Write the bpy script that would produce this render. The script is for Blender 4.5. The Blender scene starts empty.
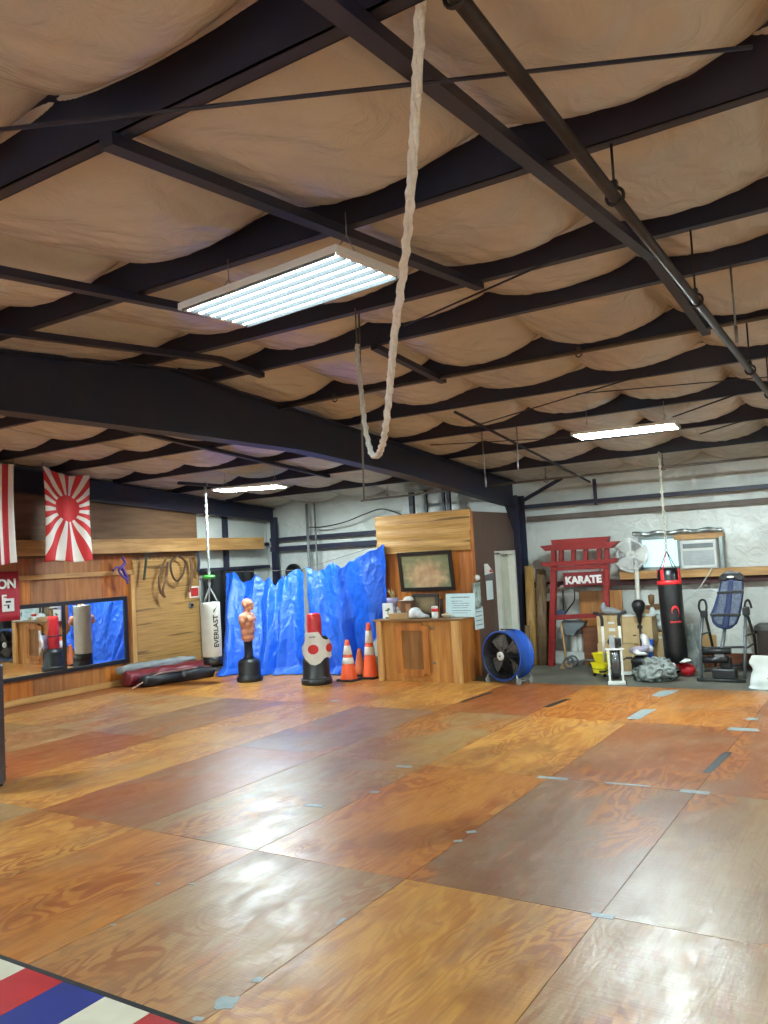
import bpy, bmesh, math, random
from mathutils import Vector, Matrix, Euler, noise
random.seed(7)
C = bpy.context.scene.collection
SC = bpy.context.scene
PI = math.pi
R = math.radians

# ------------------------------------------------------------------ camera
EYE = Vector((0, 0, 1.983))
FPX, YAW, PITCH, ROLL = 816.33, 0.562135, 0.0567087, -0.0557829
_f = Vector((-math.sin(YAW)*math.cos(PITCH), math.cos(YAW)*math.cos(PITCH), math.sin(PITCH)))
_r = Vector((math.cos(YAW), math.sin(YAW), 0)); _u = _r.cross(_f)
_r2 = math.cos(ROLL)*_r + math.sin(ROLL)*_u
_u2 = -math.sin(ROLL)*_r + math.cos(ROLL)*_u
cam = bpy.data.objects.new('camera', bpy.data.cameras.new('camera'))
cam.data.lens = FPX/1024*36; cam.data.sensor_width = 36; cam.data.clip_start = .05
cam.matrix_world = Matrix(((_r2.x, _u2.x, -_f.x, EYE.x), (_r2.y, _u2.y, -_f.y, EYE.y), (_r2.z, _u2.z, -_f.z, EYE.z), (0, 0, 0, 1)))
C.objects.link(cam); SC.camera = cam

# ---- survey helpers: where a sight line meets a plane of the room
def ray(x, y): return _f + (x-384)/FPX*_r2 - (y-512)/FPX*_u2
def fl(x, y, z=0):
    d = ray(x, y); return EYE + d*((z-EYE.z)/d.z)
def onX(x, y, X):
    d = ray(x, y); return EYE + d*(X/d.x)
def onY(x, y, Y):
    d = ray(x, y); return EYE + d*(Y/d.y)

# ------------------------------------------------------------------ materials
def lin(c):
    out = []
    for v in c:
        v /= 255
        out.append(v/12.92 if v <= .04045 else ((v+.055)/1.055)**2.4)
    return tuple(out)
MATS = {}
def nt_new(name):
    m = bpy.data.materials.new(name); m.use_nodes = True
    nt = m.node_tree; b = nt.nodes['Principled BSDF']
    return m, nt, b
def N(nt, t, **kw):
    n = nt.nodes.new(t)
    for k, v in kw.items():
        if k in n.inputs: n.inputs[k].default_value = v
        else: setattr(n, k, v)
    return n
def mat(name, rgb, rough=.6, metal=0, var=.12, vs=6, bump=0, bs=40, stretch=(1, 1, 1), coat=0, spec=.5, emit=0, trans=0, rgb2=None, detail=4):
    if name in MATS: return MATS[name]
    m, nt, b = nt_new(name); L = nt.links.new
    c = lin(rgb)
    c2 = lin(rgb2) if rgb2 else tuple(v*(1-2*var) for v in c)
    tc = N(nt, 'ShaderNodeTexCoord'); mp = N(nt, 'ShaderNodeMapping'); mp.inputs['Scale'].default_value = stretch
    L(tc.outputs['Object'], mp.inputs['Vector'])
    nz = N(nt, 'ShaderNodeTexNoise'); nz.inputs['Scale'].default_value = vs; nz.inputs['Detail'].default_value = detail
    L(mp.outputs[0], nz.inputs['Vector'])
    mx = N(nt, 'ShaderNodeMix', data_type='RGBA')
    rp = N(nt, 'ShaderNodeMapRange'); rp.inputs[1].default_value = .35; rp.inputs[2].default_value = .65
    L(nz.outputs['Fac'], rp.inputs[0]); L(rp.outputs[0], mx.inputs['Factor'])
    mx.inputs['A'].default_value = (*c, 1); mx.inputs['B'].default_value = (*c2, 1)
    L(mx.outputs['Result'], b.inputs['Base Color'])
    b.inputs['Roughness'].default_value = rough; b.inputs['Metallic'].default_value = metal
    b.inputs['Specular IOR Level'].default_value = spec
    b.inputs['Coat Weight'].default_value = coat
    if trans: b.inputs['Transmission Weight'].default_value = trans
    if emit:
        b.inputs['Emission Color'].default_value = (*c, 1); b.inputs['Emission Strength'].default_value = emit
    if bump:
        n2 = N(nt, 'ShaderNodeTexNoise'); n2.inputs['Scale'].default_value = bs; n2.inputs['Detail'].default_value = 3
        L(mp.outputs[0], n2.inputs['Vector'])
        bp = N(nt, 'ShaderNodeBump'); bp.inputs['Strength'].default_value = bump; bp.inputs['Distance'].default_value = .01
        L(n2.outputs['Fac'], bp.inputs['Height']); L(bp.outputs[0], b.inputs['Normal'])
    MATS[name] = m
    return m
def wood(name, rgb, rgb2, rough=.5, axis=2, vs=7, bump=.15):
    st = [6, 6, 6]; st[axis] = .6
    return mat(name, rgb, rough, rgb2=rgb2, vs=vs/3, stretch=tuple(st), bump=bump, bs=12, detail=6)

# ------------------------------------------------------------------ mesh builder
class MB:
    def __init__(s): s.bm = bmesh.new(); s.M = Matrix()
    def _add(s, vs, fs, smooth=False):
        bv = [s.bm.verts.new(s.M @ Vector(v)) for v in vs]
        for f in fs:
            try:
                q = s.bm.faces.new([bv[i] for i in f]); q.smooth = smooth
            except ValueError: pass
        return bv
    def box(s, c, d, rot=None):
        hx, hy, hz = d[0]/2, d[1]/2, d[2]/2
        m = Euler(rot).to_matrix() if rot else Matrix.Identity(3)
        vs = [Vector(c) + m @ Vector((x, y, z)) for x in (-hx, hx) for y in (-hy, hy) for z in (-hz, hz)]
        s._add(vs, [(0, 1, 3, 2), (4, 6, 7, 5), (0, 4, 5, 1), (2, 3, 7, 6), (0, 2, 6, 4), (1, 5, 7, 3)]); return s
    def bar(s, a, b, w, h, up=(0, 0, 1)):
        a, b = Vector(a), Vector(b); d = (b-a).normalized(); up = Vector(up)
        x = d.cross(up)
        if x.length < 1e-4: x = d.cross(Vector((0, 1, 0)))
        x.normalize(); z = x.cross(d)
        vs = [p + x*sx*w/2 + z*sz*h/2 for p in (a, b) for sx, sz in ((-1, -1), (1, -1), (1, 1), (-1, 1))]
        s._add(vs, [(3, 2, 1, 0), (4, 5, 6, 7), (0, 1, 5, 4), (1, 2, 6, 5), (2, 3, 7, 6), (3, 0, 4, 7)]); return s
    def tube(s, pts, r, seg=8, closed=False, caps=True):
        pts = [Vector(p) for p in pts]; n = len(pts)
        rs = r if isinstance(r, (list, tuple)) else [r]*n
        t0 = (pts[1]-pts[0]).normalized()
        x = t0.orthogonal().normalized()
        rings = []
        for i, p in enumerate(pts):
            if closed: t = (pts[(i+1) % n]-pts[i-1]).normalized()
            else: t = (pts[min(i+1, n-1)]-pts[max(i-1, 0)]).normalized()
            x = (x - t*x.dot(t))
            if x.length < 1e-5: x = t.orthogonal()
            x.normalize(); y = t.cross(x)
            rings.append([s.bm.verts.new(s.M @ (p + (x*math.cos(2*PI*k/seg) + y*math.sin(2*PI*k/seg))*rs[i])) for k in range(seg)])
        for i in range(n if closed else n-1):
            a, b = rings[i], rings[(i+1) % n]
            for k in range(seg):
                q = s.bm.faces.new((a[k], a[(k+1) % seg], b[(k+1) % seg], b[k])); q.smooth = True
        if caps and not closed:
            s.bm.faces.new(rings[0][::-1]); s.bm.faces.new(rings[-1])
        return s
    def cyl(s, a, b, r0, r1=None, seg=20): return s.tube([a, b], [r0, r0 if r1 is None else r1], seg)
    def lathe(s, prof, seg=28, c=(0, 0, 0), m=None, sx=1, sy=1):
        m = m or Matrix.Identity(3); c = Vector(c)
        rings = []
        for r, z in prof:
            if r < 1e-5: rings.append([s.bm.verts.new(s.M @ (c + m @ Vector((0, 0, z))))])
            else: rings.append([s.bm.verts.new(s.M @ (c + m @ Vector((r*math.cos(2*PI*k/seg)*sx, r*math.sin(2*PI*k/seg)*sy, z)))) for k in range(seg)])
        for a, b in zip(rings, rings[1:]):
            for k in range(seg):
                k2 = (k+1) % seg
                if len(a) == 1 and len(b) == 1: continue
                if len(a) == 1: f = (a[0], b[k2], b[k])
                elif len(b) == 1: f = (a[k], a[k2], b[0])
                else: f = (a[k], a[k2], b[k2], b[k])
                q = s.bm.faces.new(f); q.smooth = True
        if len(rings[0]) > 1: s.bm.faces.new(rings[0][::-1])
        if len(rings[-1]) > 1: s.bm.faces.new(rings[-1])
        return s
    def ball(s, c, r, seg=18, m=None):
        if not isinstance(r, (tuple, list)): r = (r, r, r)
        n = seg//2
        prof = [(math.sin(PI*i/n), -math.cos(PI*i/n)) for i in range(n+1)]
        mm = (m or Matrix.Identity(3)) @ Matrix.Diagonal(Vector(r))
        return s.lathe([(max(a, 0), b) for a, b in prof], seg, c, mm)
    def prism(s, poly, d0, d1, m=None):
        # polygon (a, b) in the local XZ plane, extruded along Y
        m = m or Matrix()
        n = len(poly)
        vs = [m @ Vector((a, d0, b)) for a, b in poly] + [m @ Vector((a, d1, b)) for a, b in poly]
        s._add(vs, [tuple(range(n)), tuple(range(2*n-1, n-1, -1))] + [(i, i+n, (i+1) % n+n, (i+1) % n) for i in range(n)]); return s
    def grid(s, nu, nv, f, smooth=True):
        vs = [f(i/nu, j/nv) for i in range(nu+1) for j in range(nv+1)]
        fs = [(i*(nv+1)+j, (i+1)*(nv+1)+j, (i+1)*(nv+1)+j+1, i*(nv+1)+j+1) for i in range(nu) for j in range(nv)]
        s._add(vs, fs, smooth); return s
    def build(s, name, material, parent=None, bevel=0, solid=0, sub=0, loc=None):
        bmesh.ops.recalc_face_normals(s.bm, faces=s.bm.faces)
        me = bpy.data.meshes.new(name); s.bm.to_mesh(me); s.bm.free()
        o = bpy.data.objects.new(name, me); C.objects.link(o)
        if material: me.materials.append(material)
        if parent: o.parent = parent
        if loc is not None: o.location = loc
        if solid:
            q = o.modifiers.new('thick', 'SOLIDIFY'); q.thickness = solid; q.offset = 0
        if bevel:
            q = o.modifiers.new('bevel', 'BEVEL'); q.width = bevel; q.segments = 2; q.limit_method = 'ANGLE'
        if sub:
            q = o.modifiers.new('sub', 'SUBSURF'); q.levels = sub; q.render_levels = sub
        return o
def thing(name, label, cat, loc=(0, 0, 0), rz=0, group=None):
    o = bpy.data.objects.new(name, None); C.objects.link(o)
    o.location = loc; o.rotation_euler = (0, 0, rz); o.empty_display_size = .1
    o['label'] = label; o['category'] = cat
    if group: o['group'] = group
    return o
def tag(o, label, cat, group=None):
    o['label'] = label; o['category'] = cat
    if group: o['group'] = group
    return o
def struct(o, label=None):
    o['kind'] = 'structure'
    if label: o['label'] = label
    return o
def dup(root, loc, rz, label, group=None):
    r = root.copy(); C.objects.link(r); r.location = loc; r.rotation_euler = (0, 0, rz); r['label'] = label
    if group: r['group'] = group
    for ch in list(root.children):
        c = ch.copy(); C.objects.link(c); c.parent = r
        for g in list(ch.children):
            d = g.copy(); C.objects.link(d); d.parent = c
    return r
def text_obj(name, body, size, material, parent, fn=None, extrude=.004, bold=0, subdiv=0, m=None):
    cu = bpy.data.curves.new(name, 'FONT'); cu.body = body; cu.size = size; cu.extrude = extrude; cu.offset = bold
    cu.align_x = 'CENTER'; cu.align_y = 'CENTER'
    t = bpy.data.objects.new(name+'_tmp', cu); C.objects.link(t)
    dg = bpy.context.evaluated_depsgraph_get()
    me = bpy.data.meshes.new_from_object(t.evaluated_get(dg)); bpy.data.objects.remove(t)
    if fn:
        bm = bmesh.new(); bm.from_mesh(me)
        if subdiv:
            bmesh.ops.triangulate(bm, faces=bm.faces)
            bmesh.ops.subdivide_edges(bm, edges=bm.edges, cuts=subdiv)
        for v in bm.verts: v.co = fn(v.co)
        bm.to_mesh(me); bm.free()
    elif m: me.transform(m)
    me.name = name; me.materials.clear(); me.materials.append(material)
    o = bpy.data.objects.new(name, me); C.objects.link(o)
    if parent: o.parent = parent
    return o
def blob(name, balls, material, parent, voxel=.012, smooth=6, squash=None):
    """one continuous skin grown over a set of ellipsoids (centre, radii, rotation)"""
    b = MB()
    for it in balls:
        b.ball(it[0], it[1], 20, Euler(it[2]).to_matrix() if len(it) > 2 else None)
    o = b.build(name, material, None)
    q = o.modifiers.new('remesh', 'REMESH'); q.mode = 'VOXEL'; q.voxel_size = voxel
    q = o.modifiers.new('smooth', 'SMOOTH'); q.factor = .5; q.iterations = smooth
    dg = bpy.context.evaluated_depsgraph_get()
    me = bpy.data.meshes.new_from_object(o.evaluated_get(dg))
    bpy.data.objects.remove(o)
    for p in me.polygons: p.use_smooth = True
    me.materials.clear(); me.materials.append(material)
    o = bpy.data.objects.new(name, me); C.objects.link(o)
    if parent: o.parent = parent
    return o
TUBE, NEAR, EXPO = 215.0, 5.0, 0.92
ADDED_LIGHTS = [(3.4, 3.44, 3.40), (3.4, 9.76, 3.28), (-2.7, -1.6, 3.1), (3.4, -1.6, 3.1), (-8.6, 3.4, 3.35)]  # unseen fixtures, added to brighten the hall
# ------------------------------------------------------------------ shared materials
steel = mat('navy black painted steel', (28, 34, 56), .5, var=.25, vs=2, rgb2=(44, 38, 52), bump=.05)
steel_red = mat('red oxide steel', (74, 36, 34), .6, var=.2, vs=4)
pipe_m = mat('dark rusty pipe', (58, 50, 48), .5, metal=.3, var=.2, vs=8)
galv = mat('galvanised metal', (150, 152, 152), .4, metal=.7)
white_pl = mat('white plastic', (226, 226, 220), .4, var=.04)
white_paint = mat('white paint', (222, 220, 208), .5, var=.05)
black_pl = mat('black plastic', (22, 23, 25), .45, var=.1)
black_vinyl = mat('black vinyl', (26, 26, 29), .38, var=.1, bump=.08, bs=30)
rubber = mat('dark rubber', (34, 34, 36), .8)
chrome = mat('chrome', (200, 200, 200), .15, metal=1, var=.02)
red_pl = mat('red vinyl', (205, 42, 44), .35, var=.05)
pine = wood('pale pine', (206, 160, 98), (178, 128, 70), .5)
pine_x = wood('pale pine along x', (196, 150, 92), (160, 114, 62), .5, axis=0)
pine_y = wood('pale pine along y', (196, 152, 92), (164, 118, 66), .5, axis=1)
ply_or = wood('varnished orange plywood', (190, 116, 50), (150, 82, 30), .35)
ply_br = wood('brown plywood', (160, 106, 62), (128, 80, 44), .5)
card = mat('cardboard', (196, 168, 122), .8, var=.06)
orange = mat('orange cone plastic', (240, 92, 38), .45, var=.06)
refl = mat('reflective white collar', (232, 228, 216), .35, var=.05)
paper = mat('paper', (214, 228, 228), .7, var=.03)

# ------------------------------------------------------------------ room shell
XL, XR, YF, YB = -11.95, 6.0, -3.0, 14.2
RIDGE = 5.6
PH = .25
def Zb(Y): return 3.951 - .085*abs(Y-RIDGE)          # underside of the purlins
PURL = [-2.3, -.9, .6, 2.0, 3.52, 5.2, 6.1, 7.35, 8.5, 9.8, 11.2, 12.7]

# plywood dance floor: every sheet has its own tone, grain offset and wear
X0, Y0, SW, SL = -6.4099, 4.3788, 1.22, 2.44
gold, amber, rust, mauve, tan, olive = (204, 148, 70), (192, 126, 54), (148, 88, 46), (136, 104, 80), (174, 138, 92), (160, 126, 74)
TONE = {(3, 0): (mauve, .55), (4, 0): (tan, .8), (2, 0): (amber, .15), (1, 0): (olive, .5), (0, 0): (rust, .3), (-1, 0): (gold, .3), (-2, 0): (rust, .1),
        (3, -1): (gold, .35), (2, -1): (tan, .35), (1, -1): (amber, .15), (0, -1): (gold, .15), (-1, -1): (olive, .6), (4, -1): (tan, .6),
        (4, 1): (rust, .45), (3, 1): (rust, .5), (2, 1): (gold, .25), (1, 1): (olive, .5), (0, 1): (mauve, .6), (-1, 1): (gold, .3), (-2, 1): (mauve, .5), (-3, 1): (tan, .6),
        (4, 2): (rust, .4), (3, 2): (amber, .4), (2, 2): (amber, .05), (1, 2): (rust, .2), (0, 2): (gold, .25), (-1, 2): (amber, .3), (-2, 2): (gold, .3), (-3, 2): (gold, .35)}
bm = bmesh.new(); uvl = bm.loops.layers.uv.new('UVMap'); cl = bm.loops.layers.float_color.new('tone')
for j in range(-3, 3):
    for i in range(-5, 11):
        xa, xb = X0+i*SW, X0+(i+1)*SW; ya, yb = Y0+j*SL, Y0+(j+1)*SL
        xa, xb, ya, yb = max(xa, XL), min(xb, XR), max(ya, YF), min(yb, 11.56)
        if xb-xa < .02: continue
        g = .0022
        rnd = random.Random(i*97+j*13+5)
        tone, wear = TONE.get((i, j), (rnd.choice([gold, amber, rust, tan, olive]), rnd.uniform(.1, .5)))
        ou, ov = rnd.uniform(0, 60), rnd.uniform(0, 60)
        q = [(xa+g, ya+g), (xb-g, ya+g), (xb-g, yb-g), (xa+g, yb-g)]
        vs = [bm.verts.new((x, y, 0)) for x, y in q]; lo = [bm.verts.new((x, y, -.018)) for x, y in q]
        fs = [bm.faces.new(vs)] + [bm.faces.new((vs[k], lo[k], lo[(k+1) % 4], vs[(k+1) % 4])) for k in range(4)]
        for f in fs:
            for l in f.loops:
                l[uvl].uv = (l.vert.co.x-xa+ou, l.vert.co.y-ya+ov)
                l[cl] = (*lin(tone), wear)
bmesh.ops.recalc_face_normals(bm, faces=bm.faces)
me = bpy.data.meshes.new('floor'); bm.to_mesh(me); bm.free()
m, nt, b = nt_new('varnished plywood sheets'); L = nt.links.new
uv = N(nt, 'ShaderNodeUVMap'); at = N(nt, 'ShaderNodeVertexColor'); at.layer_name = 'tone'
def mapped(sc):
    mp = N(nt, 'ShaderNodeMapping'); mp.inputs['Scale'].default_value = sc; L(uv.outputs[0], mp.inputs['Vector']); return mp.outputs[0]
def noise_n(vec, scale, detail=2, rough=.5, dist=0):
    n = N(nt, 'ShaderNodeTexNoise'); n.inputs['Scale'].default_value = scale; n.inputs['Detail'].default_value = detail
    n.inputs['Roughness'].default_value = rough; n.inputs['Distortion'].default_value = dist; L(vec, n.inputs['Vector']); return n.outputs['Fac']
def math_n(op, a, bb=None, c=None):
    n = N(nt, 'ShaderNodeMath', operation=op)
    for k, v in enumerate((a, bb, c)):
        if v is None: continue
        if isinstance(v, (int, float)): n.inputs[k].default_value = v
        else: L(v, n.inputs[k])
    return n.outputs[0]
def rng(v, a, c, lo=0, hi=1):
    n = N(nt, 'ShaderNodeMapRange'); n.interpolation_type = 'SMOOTHSTEP'
    for k, q in ((1, a), (2, c), (3, lo), (4, hi)): n.inputs[k].default_value = q
    L(v, n.inputs[0]); return n.outputs[0]
def mixc(f, a, bb, mode='MIX'):
    n = N(nt, 'ShaderNodeMix', data_type='RGBA', blend_type=mode)
    if isinstance(f, (int, float)): n.inputs['Factor'].default_value = f
    else: L(f, n.inputs['Factor'])
    for k, v in (('A', a), ('B', bb)):
        if isinstance(v, tuple): n.inputs[k].default_value = (*v, 1)
        else: L(v, n.inputs[k])
    return n.outputs['Result']
base = noise_n(mapped((1, .36, 1)), 2.4, 3, .5, .5)
rings = math_n('SINE', math_n('MULTIPLY', base, 85))
ringf = rng(rings, -.5, .7)
patch = rng(noise_n(mapped((1, .45, 1)), 1.6, 3, .5, .5), .36, .6)
fig = math_n('MULTIPLY', math_n('MULTIPLY', ringf, math_n('ADD', math_n('MULTIPLY', patch, .85), .1)), math_n('SUBTRACT', 1.15, math_n('MULTIPLY', at.outputs['Alpha'], .9)))
flame = rng(noise_n(mapped((1, .16, 1)), 9, 5, .62, .4), .44, .66, 0, .75)
fig = math_n('MAXIMUM', fig, math_n('MULTIPLY', flame, math_n('SUBTRACT', 1.05, at.outputs['Alpha'])))
deep = mixc(.22, lin((150, 66, 10)), at.outputs['Color'])
col = mixc(fig, at.outputs['Color'], deep)
wearn = noise_n(mapped((1, .5, 1)), 1.7, 5, .62, .3)
wearf = rng(math_n('ADD', wearn, math_n('MULTIPLY', at.outputs['Alpha'], .36)), .58, .8)
vp = math_n('MULTIPLY', rng(noise_n(mapped((1, .55, 1)), 1.15, 2, .5, .6), .5, .6), rng(at.outputs['Alpha'], .2, .6, .15, .75))
col = mixc(math_n('MULTIPLY', wearf, .45), col, lin((150, 124, 94)))
varn = mixc(ringf, lin((190, 116, 40)), lin((140, 66, 16)))
col = mixc(vp, col, varn)
streak = noise_n(mapped((1, .03, 1)), 48, 4, .62)
col = mixc(rng(streak, .45, .78, 0, .38), col, lin((104, 60, 26)))
col = mixc(rng(noise_n(mapped((1, .06, 1)), 30, 3, .6), .56, .8, 0, .3), col, lin((206, 166, 106)))
blot = rng(noise_n(mapped((1, .7, 1)), 1.1, 4, .6, .8), .5, .66, 0, .45)
col = mixc(blot, col, lin((112, 60, 24)))
L(col, b.inputs['Base Color'])
scr = noise_n(mapped((.05, 1, 1)), 60, 3, .6)
L(math_n('ADD', rng(noise_n(mapped((1, .5, 1)), 6, 5, .65), .3, .7, .31, .45), math_n('MULTIPLY', rng(scr, .5, .8), .08)), b.inputs['Roughness'])
bp = N(nt, 'ShaderNodeBump'); bp.inputs['Strength'].default_value = .4; bp.inputs['Distance'].default_value = .003
hgt = math_n('ADD', math_n('ADD', math_n('MULTIPLY', rings, .12), math_n('MULTIPLY', noise_n(mapped((1, .3, 1)), 9, 3), 2.0)), math_n('ADD', math_n('MULTIPLY', streak, .8), math_n('MULTIPLY', scr, .9)))
L(hgt, bp.inputs['Height']); L(bp.outputs[0], b.inputs['Normal'])
b.inputs['Specular IOR Level'].default_value = .4
me.materials.append(m)
o = bpy.data.objects.new('floor', me); C.objects.link(o); struct(o, 'varnished orange plywood sheet floor with worn patches')

slab = mat('grey concrete', (118, 116, 104), .6, var=.15, vs=1.5, bump=.1, rgb2=(88, 88, 80))
b_ = MB(); b_.box(((XL+XR)/2-.2, (YF+YB)/2, -.07), (XR-XL+.8, YB-YF+.6, .1)); struct(b_.build('floor', slab), 'bare grey concrete slab along the back wall')

# insulation blankets sagging between the purlins
def blanket(name, rgb, dark, rough):
    m, nt, b = nt_new(name); L = nt.links.new
    tc = N(nt, 'ShaderNodeTexCoord')
    mp = N(nt, 'ShaderNodeMapping'); mp.inputs['Scale'].default_value = (1.0, .55, 1.0); mp.inputs['Rotation'].default_value = (0, 0, .5)
    L(tc.outputs['Object'], mp.inputs['Vector'])
    n1 = N(nt, 'ShaderNodeTexNoise'); n1.inputs['Scale'].default_value = .8; n1.inputs['Detail'].default_value = 4; L(tc.outputs['Object'], n1.inputs['Vector'])
    mx = N(nt, 'ShaderNodeMix', data_type='RGBA'); mx.inputs['A'].default_value = (*lin(rgb), 1); mx.inputs['B'].default_value = (*lin(dark), 1)
    rp = N(nt, 'ShaderNodeMapRange'); rp.inputs[1].default_value = .35; rp.inputs[2].default_value = .65; L(n1.outputs['Fac'], rp.inputs[0]); L(rp.outputs[0], mx.inputs['Factor'])
    L(mx.outputs['Result'], b.inputs['Base Color']); b.inputs['Roughness'].default_value = rough
    n2 = N(nt, 'ShaderNodeTexNoise'); n2.inputs['Scale'].default_value = 4.5; n2.inputs['Detail'].default_value = 5; n2.inputs['Distortion'].default_value = 1.2; L(mp.outputs[0], n2.inputs['Vector'])
    wv = N(nt, 'ShaderNodeTexNoise'); wv.inputs['Scale'].default_value = 1.6; wv.inputs['Detail'].default_value = 2; wv.noise_type = 'RIDGED_MULTIFRACTAL'; L(mp.outputs[0], wv.inputs['Vector'])
    ad = N(nt, 'ShaderNodeMath', operation='ADD'); L(n2.outputs['Fac'], ad.inputs[0])
    ml = N(nt, 'ShaderNodeMath', operation='MULTIPLY'); ml.inputs[1].default_value = .25; L(wv.outputs['Fac'], ml.inputs[0]); L(ml.outputs[0], ad.inputs[1])
    bp = N(nt, 'ShaderNodeBump'); bp.inputs['Strength'].default_value = .8; bp.inputs['Distance'].default_value = .035
    L(ad.outputs[0], bp.inputs['Height']); L(bp.outputs[0], b.inputs['Normal'])
    return m
ins_m = blanket('tan vinyl faced insulation', (204, 195, 180), (188, 178, 161), .27)
wall_m = blanket('white vinyl faced wall insulation', (214, 216, 208), (196, 198, 192), .34)
edges = [YF] + PURL + [YB]
b_ = MB()
for k in range(len(edges)-1):
    ya, yb = edges[k], edges[k+1]
    za, zb = Zb(ya)+PH, Zb(yb)+PH
    w = yb-ya; amp = min(1, w/1.3)*(.86 if ya < 4 else 1 if ya < 7 else .86)
    ph = -1.5 + .05*math.sin(k*2.3)
    per = 1.2
    nx = 560 if ya > -1 else 90
    nv = 30 if ya > -1 else 12
    def f(u, v, ya=ya, yb=yb, za=za, zb=zb, amp=amp, ph=ph, per=per, k=k):
        X = XL+.02 + u*(XR-XL-.04)
        s = abs(math.sin(PI*(X-ph)/per + .25*noise.noise((X*.6, k*3.1, 0))))
        d = (.02 + .25*s**.5)*amp + .03*noise.noise((X*.9, k*7.7, 1.3))
        prof = 1-abs(2*v-1)**9; soft = (4*v*(1-v))**.8
        crease = 0
        dx = (X-ph)/per; cr = abs(dx-round(dx))*per
        crease = .012*math.exp(-(cr/.05)**2)*prof
        q = (X-ph)/per; q -= math.floor(q)
        w_ = (yb-ya)*v
        lean = 1.1*(q-.5)                                   # tension folds fan out from the seams
        r1 = 1-abs(noise.noise((X*3.2+w_*lean*3, w_*.9+k*5, 3))); r2 = 1-abs(noise.noise((X*6.5-w_*2.2, w_*1.6+k*9, 8)))
        wr = -.022*max(0, r1-.72)/.28*(.4+.6*noise.noise((X, w_, k+5))) - .012*max(0, r2-.75)/.25 + .014*noise.noise((X*2.2+w_*1.4, w_*1.6+k*5, 3))
        return Vector((X, ya+(yb-ya)*v, za+(zb-za)*v - d*prof + crease + wr*soft))
    b_.grid(nx, nv, f)
struct(b_.build('ceiling', ins_m), 'tan vinyl insulation blankets sagging between dark roof purlins')
b_ = MB(); 
for ya, yb in ((YF-.3, RIDGE), (RIDGE, YB+.3)):
    b_.bar(((XL+XR)/2, ya, Zb(ya)+PH+.06), ((XL+XR)/2, yb, Zb(yb)+PH+.06), XR-XL+.6, .06)
struct(b_.build('ceiling', galv), 'metal roof deck over the insulation')

def purlin(Y):
    b = MB(); z = Zb(Y)
    b.box(((XL+XR)/2, Y+.04, z+PH/2), (XR-XL-.02, .014, PH))
    b.box(((XL+XR)/2, Y+.07, z+.006), (XR-XL-.02, .075, .012))
    b.box(((XL+XR)/2, Y+.01, z+PH-.006), (XR-XL-.02, .075, .012))
    b.box(((XL+XR)/2, Y+.104, z+.014), (XR-XL-.02, .006, .028))
    return b.build('purlin', steel)
for n, Y in enumerate(PURL): struct(purlin(Y), 'dark steel roof purlin running the width of the hall')

# rafter of the rigid frame with its column, and the gable rafter
def rafter(X, bot, w, label):
    b = MB()
    poly = [(y, z) for y, z in bot] + [(y, Zb(y)-.002) for y, z in reversed(bot)]
    rot = Matrix(((0, 1, 0, X), (1, 0, 0, 0), (0, 0, 1, 0), (0, 0, 0, 1)))
    # one web quad per span keeps the polygon planar and convex
    for (y0, z0), (y1, z1) in zip(bot, bot[1:]):
        b.prism([(y0, z0), (y1, z1), (y1, Zb(y1)-.002), (y0, Zb(y0)-.002)], -.006, .006, rot)
        b.bar((X, y0, z0), (X, y1, z1), w, .014)
        b.bar((X, y0, Zb(y0)-.01), (X, y1, Zb(y1)-.01), w, .014)
    return struct(b.build('rafter', steel), label)
BOT = [(-2.6, 2.84), (1.4, 3.17), (3.6, 3.31), (5.6, 3.32), (7.6, 3.31), (9.85, 3.17), (13.9, 2.79)]
rafter(-5.95, BOT, .2, 'deep dark steel frame rafter spanning the hall above the flag side')
rafter(3.6, BOT, .2, 'dark steel frame rafter over the right side of the hall')
rafter(-11.82, [(-2.6, 2.9), (5.6, 3.5), (7.9, 3.37), (9.5, 3.24), (11.9, 3.08), (14.1, 2.94)], .16, 'dark steel gable rafter along the top of the wooden wall')
b_ = MB()
for s in (-1, 1): b_.box((-5.95, 14.02+s*.16, 1.5), (.2, .014, 3.0))
b_.box((-5.95, 14.02, 1.5), (.012, .32, 3.0)); b_.prism([(13.86, 2.3), (13.86, 2.8), (13.5, 2.83)], -.006, .006, Matrix(((0, 1, 0, -5.95), (1, 0, 0, 0), (0, 0, 1, 0), (0, 0, 0, 1))))
struct(b_.build('column', steel), 'dark steel frame column against the back wall beside the brown partition')

# walls
def wall_fn(seed, amp=.045):
    return lambda a, z: amp*noise.noise((a*.9, z*.8, seed)) + amp*.5*noise.noise((a*2.3+z, z*2.1, seed+4)) + amp*.3*noise.noise((a*5+z*2, z*5, seed+9))
wf = wall_fn(2.0)
b_ = MB(); b_.grid(260, 50, lambda u, v: Vector((XL-.3+u*(XR-XL+.3), YB+wf(XL+u*(XR-XL), v*3.5)+.04, -.05+v*3.5)))
b_.box(((XL+XR)/2, YB+.2, 1.7), (XR-XL+.8, .1, 3.7)); struct(b_.build('wall_back', wall_m), 'white wrinkled vinyl insulation wall at the back')
wf2 = wall_fn(11.0)
b_ = MB(); b_.grid(160, 50, lambda u, v: Vector((XL-.16+wf2(u*17, v*4), YF+u*(YB-YF), -.05+v*4.1)))
b_.box((XL-.3, (YF+YB)/2, 2.0), (.1, YB-YF+.6, 4.2)); struct(b_.build('wall_left', wall_m), 'white insulated gable wall behind the wooden wall')
b_ = MB(); b_.box((XR+.05, (YF+YB)/2, 2), (.1, YB-YF+.6, 4.2)); struct(b_.build('wall_right', wall_m))
b_ = MB(); b_.box(((XL+XR)/2, YF-.05, 1.7), (XR-XL+.6, .1, 3.5)); struct(b_.build('wall_front', wall_m))

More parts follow.
